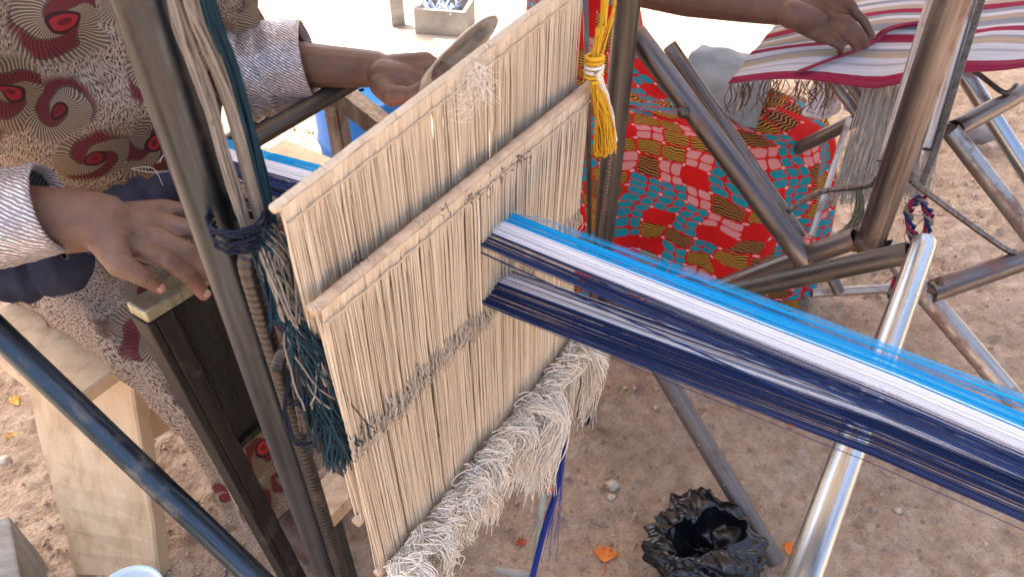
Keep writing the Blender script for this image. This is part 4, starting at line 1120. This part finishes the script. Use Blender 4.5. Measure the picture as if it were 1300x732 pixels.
c2 = m.build('striped_cloth', g.set(cs, .9, 0.0, Specular_IOR_Level=.05)); tag(c2, 'burgundy, white and tan striped cloth stretched on the right loom', 'cloth')
sm = c2.modifiers.new('thick', 'SOLIDIFY'); sm.thickness = .003
random.seed(41)
m = MB()
for k in range(70):
    a = cl2(rr(0, .32), 0) - ZD * .004; l = rr(.03, .075)
    m.tube(curve([a, a - ZD * l * .5 + UD * rr(-.01, .01) + Vector((rr(-.006, .012), 0, 0)), a - ZD * l + Vector((rr(-.012, .02), rr(-.01, .01), 0))], 3), .0011, 3, R(), False)
m.build('fringe', BROWN_Y, c2, kind='stuff')
m = MB(); bundle(m, [cl2(.2, .02) + ZD * .008, cl2(.26, .10) + ZD * .01, cl2(.36, .22) + ZD * .012, cl2(.40, .34) + ZD * .012, cl2(.55, .40) + ZD * .012], .0065, 40, .0012, 0, .1, jit=.006)
bundle(m, [cl2(.42, .78) + ZD * .008, cl2(.5, .6) + ZD * .008, cl2(.52, .4) + ZD * .01], .003, 14, .001)
tag(m.build('weft_yarn', MAROON_Y), 'thick burgundy weft yarn laid across the striped cloth', 'yarn')
# pink and white printed rag under the cloth
g = G('pink_printed_rag'); c = g.coord('Object'); f = g.noise(c, 45, 4, .6, 1.0)
RAG = g.set(g.ramp(f, [(.35, (.20, .22, .36)), (.44, (.70, .68, .74)), (.56, (.74, .70, .74)), (.62, (.55, .12, .24))]), .85)
def rag(px, py, k, w_, h_, seed, label):
    m = MB(); c = ptk(px, py, k); n = 14
    for i in range(n + 1):
        for j in range(n + 1):
            x, y = i / n * 2 - 1, j / n * 2 - 1
            m.v.append(c + Vector((1, .1, 0)) * x * w_ + ZD * y * h_ + Vector((0, -1, .3)) * (.02 * noise.noise(Vector((x * 2.3, y * 2.3, seed)))) + Vector((0, .02, 0)) * x * x); m.t.append(0)
    for i in range(n):
        for j in range(n): m.f.append((i * (n + 1) + j, (i + 1) * (n + 1) + j, (i + 1) * (n + 1) + j + 1, i * (n + 1) + j + 1))
    o = m.build('rag', RAG); s = o.modifiers.new('thick', 'SOLIDIFY'); s.thickness = .003
    tag(o, label, 'rag')
rag(1102, 120, 1.62, .036, .045, 3, 'crumpled pink and white printed rag hanging under the striped cloth')
rag(1052, 128, 1.66, .040, .045, 8, 'pale printed rag hanging between the red skirt and the thin pipes')

# --- weaver at the second loom
W2 = empty('person', Vector((.3, 1.95, 0)), 'seated weaver in red, teal and gold printed wrapper reaching over the striped cloth', 'person', 'weavers at their looms')
F2 = Vector((.91, -.41, 0)).normalized(); S2 = Vector((.41, .91, 0)).normalized()     # forward, left
T2 = Vector((.17, 1.98, 0))
sh2 = T2 - S2 * .2 + ZD * 1.15 + F2 * .04; sh3 = T2 + S2 * .2 + ZD * 1.15 + F2 * .04
el2, wr2 = ptk(800, -22, 1.53), ptk(992, 12, 1.50)
kn2, kn3 = T2 + F2 * .55 - S2 * .10 + ZD * .50, T2 + F2 * .56 + S2 * .12 + ZD * .50
ch = [
 ([T2 + ZD * .55, T2 + ZD * .75 + F2 * .01, T2 + ZD * 1.0 + F2 * .03, T2 + ZD * 1.12 + F2 * .04], [.14, .12, .135, .1]),
 ([T2 + ZD * 1.13 + F2 * .04, T2 + ZD * 1.25 + F2 * .08], [.058, .05]),
 ([sh2, T2 + ZD * 1.15 + F2 * .03, sh3], [.052, .07, .052]),
 ([T2 - S2 * .09 + ZD * .54, kn2], [.09, .056]), ([T2 + S2 * .09 + ZD * .54, kn3], [.09, .056]),
 ([kn2, kn2 - ZD * .22 + F2 * .03, kn2 - ZD * .43 + F2 * .02], [.055, .05, .034]), ([kn3, kn3 - ZD * .22 + F2 * .03, kn3 - ZD * .43 + F2 * .02], [.055, .05, .034]),
 ([kn2 - ZD * .445 + F2 * .0, kn2 - ZD * .47 + F2 * .16], [.036, .024]), ([kn3 - ZD * .445, kn3 - ZD * .47 + F2 * .16], [.036, .024]),
 ([sh2, sh2.lerp(el2, .5), el2], [.05, .046, .041]), ([el2, el2.lerp(wr2, .4), el2.lerp(wr2, .75), wr2], [.043, .046, .038, .031]),
 ([sh3, T2 + S2 * .26 + F2 * .1 + ZD * .92], [.05, .04]), ([T2 + S2 * .26 + F2 * .1 + ZD * .92, T2 + S2 * .2 + F2 * .33 + ZD * .95], [.04, .028]),
]
f2 = [
 [(1048, 6, 1.50), (1076, 8, 1.47), (1096, 26, 1.465), (1107, 46, 1.47)],
 [(1054, 20, 1.49), (1078, 28, 1.455), (1092, 44, 1.455), (1100, 58, 1.47)],
 [(1052, 34, 1.485), (1072, 42, 1.455), (1084, 54, 1.465), (1086, 62, 1.48)],
 [(1044, 46, 1.485), (1058, 54, 1.46), (1068, 60, 1.47), (1066, 66, 1.485)]]
for k, f in enumerate(f2):
    F = [ptk(*q) for q in f]; ch.append((F, [q * 1.05 for q in rad[k]])); s0 = wr2 + (F[0] - wr2) * .12
    ch.append(([s0, s0.lerp(F[0], .5), F[0]], [.023, .02, .015]))
ch.append(([ptk(1004, 18, 1.48), ptk(1026, 24, 1.48), ptk(1040, 26, 1.48)], [.028, .026, .02]))
ch.append(([ptk(1008, 8, 1.50), ptk(1040, -8, 1.50), ptk(1070, -6, 1.475), ptk(1084, 10, 1.46)], [.02, .016, .0125, .009]))
h2 = T2 + ZD * 1.36 + F2 * .12
# left hand resting at the cloth
lw = T2 + S2 * .2 + F2 * .33 + ZD * .95
for k, (du) in enumerate((-.028, -.009, .01, .028)):
    L_ = (.16, .172, .166, .145)[k]; A_ = lw + F2 * .085 - S2 * du
    ch.append(([lw, A_], [.02, .0135])); ch.append(([A_, A_ + F2 * (L_ - .085) * .5 - ZD * .008, A_ + F2 * (L_ - .085) * .8 - ZD * .03], [.0115, .0095, .0075]))
ch.append(([lw + F2 * .02, lw + F2 * .05 - S2 * .035 - ZD * .01, lw + F2 * .09 - S2 * .045 - ZD * .02], [.017, .012, .009]))
fwd2 = (F2 * .94 - ZD * .34).normalized(); up2 = (ZD * .94 + F2 * .34).normalized(); AX = (fwd2, S2, up2)
balls = [((h2, .092, .072, .108), dict(seg=24, axes=AX)), ((h2 + fwd2 * .03 - up2 * .055, .055, .048, .055), dict(seg=18, axes=AX)),
 ((h2 + fwd2 * .094 - up2 * .018, .018, .014, .02), dict(seg=12, axes=AX)), ((h2 + fwd2 * .083 - up2 * .058, .012, .022, .008), dict(seg=12, axes=AX)),
 ((h2 + S2 * .073 - up2 * .01, .018, .008, .028), dict(seg=12, axes=AX)), ((h2 - S2 * .073 - up2 * .01, .018, .008, .028), dict(seg=12, axes=AX))]
body_mesh('body', ch, balls, SKIN_B, W2, (), .0036, [(ptk(*f[1]), .02) for f in f2])
for s in (-1, 1):
    m = MB(); m.ball(h2 + fwd2 * .083 + S2 * .03 * s + up2 * .004, .011, seg=10); m.build('eye', EYE, W2)
m = MB(); m.ball(h2 - fwd2 * .018 + up2 * .03, .105, .088, .098, 24, axes=(fwd2, S2, up2), wob=.12); m.build('headscarf', HEADCLOTH, W2)
# wrapper: hem to lap to waist
rings = []
prof = [ # z, centre forward, half length, half width, exponent
 (.02, .30, .46, .235, 2.6), (.18, .30, .455, .225, 2.6), (.36, .295, .445, .215, 2.7), (.50, .285, .425, .205, 2.8), (.565, .27, .40, .195, 2.8), (.595, .22, .33, .17, 2.6), (.61, .10, .20, .165, 2.2), (.66, .03, .15, .175, 2.0), (.80, .01, .135, .17, 2.0), (.98, .03, .14, .175, 2.0), (1.10, .04, .12, .18, 2.0), (1.18, .05, .08, .10, 2.0)]
NP = 66; SG = 110
for i in range(NP + 1):
    x = i / NP * (len(prof) - 1); j = min(int(x), len(prof) - 2); f = x - j
    z, fc, hl, hw, ex = (prof[j][q] * (1 - f) + prof[j + 1][q] * f for q in range(5)); rg = []
    for k in range(SG):
        an = 2 * math.pi * k / SG; c_, s_ = math.cos(an), math.sin(an)
        rad_ = (abs(c_) ** ex + abs(s_) ** ex) ** (-1 / ex)
        p = T2 + F2 * (fc + c_ * rad_ * hl) + S2 * (s_ * rad_ * hw) + ZD * z
        low = max(0, 1 - z / .6)
        sway = noise.noise(Vector((c_ * 2.2, s_ * 2.2, z * .9))) * (.02 + .05 * low) - .03 * min(1, low * 1.6) * max(0, 1 - abs(noise.noise(Vector((c_ * 2.6, s_ * 2.6, z * 1.4 + 7)))) * 6) + .024 * low * math.sin(an * 13 + 2.2 * noise.noise(Vector((an, z * 2, 5)))) + .008 * noise.noise(Vector((c_ * 7, s_ * 7, z * 6)))
        p += (F2 * c_ + S2 * s_) * sway
        if .5 < z < .66: p.z += .02 * noise.noise(Vector((p.x * 9, p.y * 9, 3)))
        rg.append(p)
    rings.append(rg)
o = loft(rings).build('wrapper', BLOCKS, W2)
rings, P = sleeve([sh2 + ZD * .01, sh2.lerp(el2, .35), sh2.lerp(el2, .6)], [.085, .085, .08], 20, 30, .012, 6.0); loft(fold_in(rings)).build('sleeve', BLOCKS, W2)
rings, P = sleeve([sh3 + ZD * .01, sh3.lerp(T2 + S2 * .26 + F2 * .1 + ZD * .92, .6)], [.085, .08], 12, 30, .012, 7.0); loft(fold_in(rings)).build('sleeve', BLOCKS, W2)
st2 = empty('stool', T2, 'low wooden stool hidden under the red wrapper', 'stool')
m = MB(); m.box(T2 + ZD * .40 - F2 * .02, F2 * .15, S2 * .15, ZD * .02); m.build('seat', WOOD_PALE, st2, False)
for sx_ in (-1, 1):
    for sy in (-1, 1): m = MB(); m.box(T2 + F2 * (.12 * sx_ - .02) + S2 * .12 * sy + ZD * .185, F2 * .018, S2 * .018, ZD * .195); m.build('leg', WOOD_PALE, st2, False)
# grey sack cloth on her lap
m = MB(); n = 24
def lapz(p): return .625
for i in range(n + 1):
    for j in range(n + 1):
        x, y = i / n, j / n
        p = T2 + F2 * (.31 + .22 * x) + S2 * (-.13 + .34 * y) + ZD * (.635 + .02 * noise.noise(Vector((x * 3, y * 3, 2))) + .035 * math.sin(math.pi * y) - .05 * max(0, x - .7) - .16 * max(0, .12 - y))
        m.v.append(p); m.t.append(0)
for i in range(n):
    for j in range(n): m.f.append((i * (n + 1) + j, (i + 1) * (n + 1) + j, (i + 1) * (n + 1) + j + 1, i * (n + 1) + j + 1))
o = m.build('lap_cloth', mat_simple('blue_grey_sacking', [(.3, (.13, .16, .18)), (.7, (.24, .28, .30))], 14, .75, bump=.3))
s = o.modifiers.new('thick', 'SOLIDIFY'); s.thickness = .006; tag(o, 'blue grey sack cloth spread on the lap of the right weaver', 'cloth')

# ------------------------------------------------------------------ black plastic bag
random.seed(4)
bc = ptz(893, 690, .07); bm = bmesh.new(); bmesh.ops.create_icosphere(bm, subdivisions=6, radius=1)
planes = []
for i in range(120):
    q = Vector((random.gauss(0, 1), random.gauss(0, 1), random.gauss(0, 1))).normalized(); planes.append((q, rr(.84, 1.0)))
def crumple(p, k, n_, sd0):
    """faceted field: folded noise sampled along random directions gives flat panes with sharp creases"""
    t = 0
    rs = random.Random(sd0)
    for j in range(n_):
        d_ = Vector((rs.gauss(0, 1), rs.gauss(0, 1), rs.gauss(0, 1))).normalized(); ph_ = rs.random() * 9
        x = (p.dot(d_) * k + ph_ + .35 * noise.noise(p * 1.6 + d_ * 4)) % 2
        t += abs(x - 1) - .5
    return t / n_
for v in bm.verts:
    p = v.co.copy()
    r = min([d_ / max(p.dot(q), .05) for q, d_ in planes])
    r += .18 * noise.noise(p * 1.2 + Vector((2, 0, 0))) + .34 * crumple(p, 3.0, 5, 3) + .27 * crumple(p, 6.6, 4, 8) + .12 * crumple(p, 12.5, 4, 12)
    q = p * r
    hx, hy = p.x * 1.0 + .06, p.y * 1.1 + .10
    ang_ = math.atan2(hy, hx); lim = .62 + .15 * math.sin(ang_ * 2 + 1) + .14 * noise.noise(Vector((math.cos(ang_) * 2, math.sin(ang_) * 2, 1)))
    h = math.hypot(hx, hy) / lim
    if p.z > 0 and h < 1:
        f = (1 - h * h) ** .6
        q.z -= .95 * f * p.z + .1 * f
        q.x += .5 * f * crumple(p, 2.8, 3, 21); q.y += .5 * f * crumple(p, 2.8, 3, 22); q.z += .7 * f * crumple(p, 3.0, 4, 23)
    v.co = Vector((q.x * .122, q.y * .116, max(q.z * .095, -.076)))
me = bpy.data.meshes.new('plastic_bag'); bm.to_mesh(me); bm.free()
g = G('black_polythene'); c = g.coord('Object'); nn_ = g.noise(c, 40, 5, .6, 1.2)
g.bump(nn_, .25, .004); me.materials.append(g.set((.004, .005, .007), .20, 0.0, Specular_IOR_Level=.55))
me.polygons.foreach_set('use_smooth', [True] * len(me.polygons))
o = bpy.data.objects.new('plastic_bag', me); col.objects.link(o); o.location = bc; tag(o, 'crumpled glossy black plastic bag lying open on the ground', 'bag')

# ------------------------------------------------------------------ fallen petals, leaves, stones
def matc(name, a, b): return mat_simple(name, [(.3, a), (.7, b)], 40, .6)
ORANGE, YLEAF, TANLEAF = matc('orange_petal', (.58, .12, .015), (.72, .22, .03)), matc('yellow_leaf', (.55, .32, .04), (.66, .42, .10)), matc('tan_leaf', (.40, .24, .10), (.52, .33, .16))
def petal(px, py, r, mat, label, cat='petal', name='flower_petal', stalk=True, rot=0.0, lift=.006):
    c = ptz(px, py, 0); c.z = gh(c.x, c.y) + lift; m = MB(); n = 12; rows = 5
    ca, sa = math.cos(rot), math.sin(rot)
    for i in range(rows + 1):
        for k in range(n + 1):
            a = (k / n - .5) * (2.3 if stalk else 1.5); q = i / rows
            rad_ = r * q * (1 + .14 * math.sin(k * 2.3) * q) * (1 if stalk else 1.5 * math.cos(a) ** 2 + .25)
            x, y = math.sin(a) * rad_, math.cos(a) * rad_
            m.v.append(c + Vector((x * ca - y * sa, x * sa + y * ca, .012 * q * q * (1 + math.sin(k * 1.9)) * r / .03))); m.t.append(0)
    for i in range(rows):
        for k in range(n): m.f.append((i * (n + 1) + k, i * (n + 1) + k + 1, (i + 1) * (n + 1) + k + 1, (i + 1) * (n + 1) + k))
    o = m.build(name, mat); s = o.modifiers.new('thick', 'SOLIDIFY'); s.thickness = .0008
    if stalk:
        m = MB(); e = Vector((sa * -1, ca, 0)) * -1; m.tube(curve([c + ZD * .002, c + e * r * .6 + ZD * .002, c + e * r * 1.3], 4), .0016, 5, 0); m.build('stalk', matc('petal_stalk', (.4, .08, .04), (.5, .14, .06)), o)
    tag(o, label, cat, 'fallen petals and leaves')
petal(768, 712, .030, ORANGE, 'fan shaped orange flower petal lying left of the black bag', rot=-.1)
petal(706, 628, .013, ORANGE, 'small orange petal lying beside the cobalt cord', stalk=False, rot=.4)
petal(697, 662, .013, ORANGE, 'orange petal scrap lying lower beside the cobalt cord', stalk=False, rot=1.2)
petal(668, 682, .014, matc('red_petal', (.35, .05, .02), (.45, .09, .03)), 'dull red petal under the heddle fringe', stalk=False, rot=2.2)
petal(1008, 708, .020, ORANGE, 'curled orange petal between the stay foot and the galvanised pipe', stalk=False, rot=.2, lift=.012)
petal(1010, 540, .012, ORANGE, 'tiny orange petal behind the warp threads', stalk=False, rot=1)
petal(1190, 245, .020, YLEAF, 'yellow leaf lying behind the rusty post', 'leaf', 'fallen_leaf', False, 1.6)
petal(22, 512, .018, YLEAF, 'yellow leaf lying left of the bench leg', 'leaf', 'fallen_leaf', False, .8)
petal(20, 545, .016, YLEAF, 'narrow yellow leaf lying lower left of the bench leg', 'leaf', 'fallen_leaf', False, 2.6)
petal(10, 508, .016, TANLEAF, 'tan leaf lying at the left edge beside a yellow leaf', 'leaf', 'fallen_leaf', False, -.6)
STONE = mat_simple('pale_stone', [(.3, (.38, .31, .23)), (.7, (.52, .45, .36))], 30, .9, bump=.5)
def stone(px, py, r, label, mat=STONE):
    c = ptz(px, py, 0); c.z = gh(c.x, c.y) + r * .45; m = MB(); m.ball(c, r, r * .85, r * .7, 14, 0, .5); tag(m.build('stone', mat), label, 'stone', 'stones on the ground')
stone(778, 616, .016, 'larger pale stone on the bare ground above the bag')
stone(776, 630, .010, 'small pale stone touching the larger one above the bag')
stone(4, 583, .018, 'pale stone at the left edge beside the bench')
stone(1140, 648, .010, 'small stone on the ground right of the galvanised pipe')
GREYC = mat_simple('grey_pot', [(.3, (.16, .16, .16)), (.7, (.28, .28, .27))], 20, .6)
pc = ptz(1238, 182, 0); m = MB(); d = Vector((.9, -.25, 0)).normalized()
m.tube([pc + ZD * .045 - d * .09, pc + ZD * .05 - d * .04, pc + ZD * .05 + d * .02, pc + ZD * .045 + d * .05, pc + ZD * .045 + d * .07], [.02, .045, .048, .022, .02], 16)
tag(m.build('jug', GREYC), 'grey plastic jug lying on the ground behind the rusty rails', 'jug')
m = MB(); m.tube([pc + ZD * .045 + d * .071, pc + ZD * .045 + d * .09], .014, 12); jo = m.build('jug_cap', mat_simple('black_cap', [(.3, (.01, .01, .01)), (.7, (.02, .02, .02))], 20, .5)); adopt(jo, bpy.data.objects['jug'])

# ------------------------------------------------------------------ bucket and slab at lower left
bk = ptz(162, 761, .24); B0 = empty('bucket', Vector((bk.x, bk.y, 0)), 'small white enamel bucket with blue rim at the foot of the bench leg', 'bucket')
m = MB(); sg = 36; prof = [(.045, .0), (.047, .004), (.058, .232), (.062, .236), (.063, .243), (.059, .244), (.056, .236), (.045, .012), (.001, .012)]
for r_, z in prof:
    for k in range(sg): a = 2 * math.pi * k / sg; m.v.append(Vector((bk.x + r_ * math.cos(a), bk.y + r_ * math.sin(a), z))); m.t.append(0)
for i in range(len(prof) - 1):
    for k in range(sg): q = (k + 1) % sg; m.f.append((i * sg + k, i * sg + q, (i + 1) * sg + q, (i + 1) * sg + k))
m.build('bucket_body', mat_simple('pale_blue_enamel', [(.3, (.62, .70, .72)), (.7, (.76, .80, .80))], 12, .35, bump=.05), B0)
m = MB(); m.tube([Vector((bk.x + .0625 * math.cos(2 * math.pi * k / 36), bk.y + .0625 * math.sin(2 * math.pi * k / 36), .242)) for k in range(37)], .0028, 8); m.build('rim', mat_simple('rim_blue', [(.3, (.35, .55, .66)), (.7, (.5, .68, .75))], 12, .35, bump=.05), B0)
m = MB(); c = ptz(-20, 752, .08); m.box(c, Vector((.075, .05, 0)), Vector((-.05, .075, 0)), ZD * .085); o = m.build('slab', mat_simple('grey_timber', [(.3, (.15, .14, .12)), (.7, (.27, .25, .22))], 12, .8, stretch=(1, 4, 1)), None, False)
bv = o.modifiers.new('bevel', 'BEVEL'); bv.width = .006; bv.segments = 2; tag(o, 'grey timber offcut at the lower left corner', 'timber')

# ------------------------------------------------------------------ sunlit background at the top left
BT = empty('blue_drum', Vector((-.46, 2.12, 0)), 'bright blue plastic drum standing behind the far hand', 'drum')
m = MB(); prof = [(.13, 0), (.15, .01), (.152, .14), (.158, .15), (.152, .16), (.153, .30), (.159, .31), (.153, .32), (.15, .46), (.135, .475), (.132, .455), (.01, .455)]
for r_, z in prof:
    for k in range(40): a = 2 * math.pi * k / 40; m.v.append(Vector((-.46 + r_ * math.cos(a), 2.12 + r_ * math.sin(a), z))); m.t.append(0)
for i in range(len(prof) - 1):
    for k in range(40): q = (k + 1) % 40; m.f.append((i * 40 + k, i * 40 + q, (i + 1) * 40 + q, (i + 1) * 40 + k))
m.build('drum_body', mat_simple('blue_plastic', [(.3, (.01, .17, .55)), (.7, (.02, .23, .66))], 8, .4, bump=.05), BT)
TB = empty('work_table', Vector((-.2, 2.42, 0)), 'low work table with pale sheet on top in the bright yard', 'table')
GREYW = mat_simple('weathered_grey_wood', [(.3, (.22, .20, .18)), (.7, (.36, .33, .30))], 12, .75, stretch=(1, 5, 5))
zc = .50; cs_ = [ptz(485, 33, zc), ptz(700, 20, zc), ptz(700, 120, zc), ptz(425, 84, zc)]
def slab(name, cr, z0, z1, mat, parent):
    m = MB()
    for z in (z0, z1):
        for p in cr: m.v.append(Vector((p.x, p.y, z))); m.t.append(0)
    m.f = [(3, 2, 1, 0), (4, 5, 6, 7)] + [(k, (k + 1) % 4, 4 + (k + 1) % 4, 4 + k) for k in range(4)]
    bm_ = m.build(name, mat, parent, False); return bm_
slab('table_top', cs_, zc - .035, zc, GREYW, TB)
cen = sum(cs_, Vector()) / 4
for p in cs_:
    q = p.lerp(cen, .12); m = MB(); m.box(Vector((q.x, q.y, (zc - .035) / 2)), Vector((.022, 0, 0)), Vector((0, .022, 0)), ZD * ((zc - .035) / 2)); m.build('leg', GREYW, TB, False)
sh = slab('paper_sheet', [ptz(496, 38, zc), ptz(640, 44, zc), ptz(560, 76, zc), ptz(450, 62, zc)], zc + .001, zc + .004, mat_simple('pale_sheet', [(.3, (.66, .62, .5)), (.7, (.78, .75, .64))], 8, .7), None)
tag(sh, 'pale cream sheet lying on the low work table', 'sheet')
m = MB(); pb = ptz(505, 33, zc); m.box(Vector((pb.x, pb.y + .02, .9)), Vector((.022, .004, 0)), Vector((-.004, .022, 0)), ZD * .9); tag(m.build('timber_post', GREYW, None, False), 'brown square timber post rising behind the work table', 'post')
BX = empty('open_box', Vector((-.24, 2.45, zc)), 'grey open box stuffed with blue and white plastic on the table', 'box')
f0, f1 = Vector((-.318, 2.415, zc + .005)), Vector((-.150, 2.385, zc + .005)); ex = (f1 - f0); ey = Vector((.025, .125, 0)); hz = .082
CEM = mat_simple('grey_cement', [(.3, (.20, .18, .16)), (.7, (.33, .30, .27))], 16, .85, bump=.4)
def wall(name, a, b, th): 
    d = (b - a); nrm = ZD.cross(d).normalized() * th / 2; m = MB(); m.box((a + b) / 2 + nrm + ZD * hz / 2, d / 2, nrm, ZD * hz / 2); m.build(name, CEM, BX, False)
wall('side_panel', f0, f1, .012); wall('side_panel', f1 + ey, f0 + ey, .012)
e1 = ey.normalized() * .0125
wall('side_panel', f1 + e1, f1 + ey - e1, .012); wall('side_panel', f0 + ey - e1, f0 + e1, .012)
m = MB(); m.box((f0 + f1) / 2 + ey / 2 + ZD * .006, ex / 2 * .84, ey / 2 * .8, ZD * .005); m.build('bottom_panel', CEM, BX, False)
random.seed(6); m = MB(); n = 30
cb = (f0 + f1) / 2 + ey / 2 - ex * .05
for k in range(46):
    p = cb + ex * rr(-.3, .3) + ey * rr(-.3, .3) + ZD * rr(.03, .06); e = Vector((rr(-1, 1), rr(-1, 1), rr(.1, 1.4))) * .035
    m.tube(curve([p, p + e * .6, p + e * 1.1 + Vector((rr(-1, 1), rr(-1, 1), 0)) * .012], 3), [.006, .007, .007, .006, .006, .004, .002], 5, R(), True, .25)
tag(m.build('plastic_wrap', mat_strand('blue_white_plastic', (.10, .22, .55), (.75, .78, .85), .4), None, kind='stuff'), 'crumpled blue and white plastic stuffed in the grey open box', 'plastic')
bpy.context.view_layer.update()
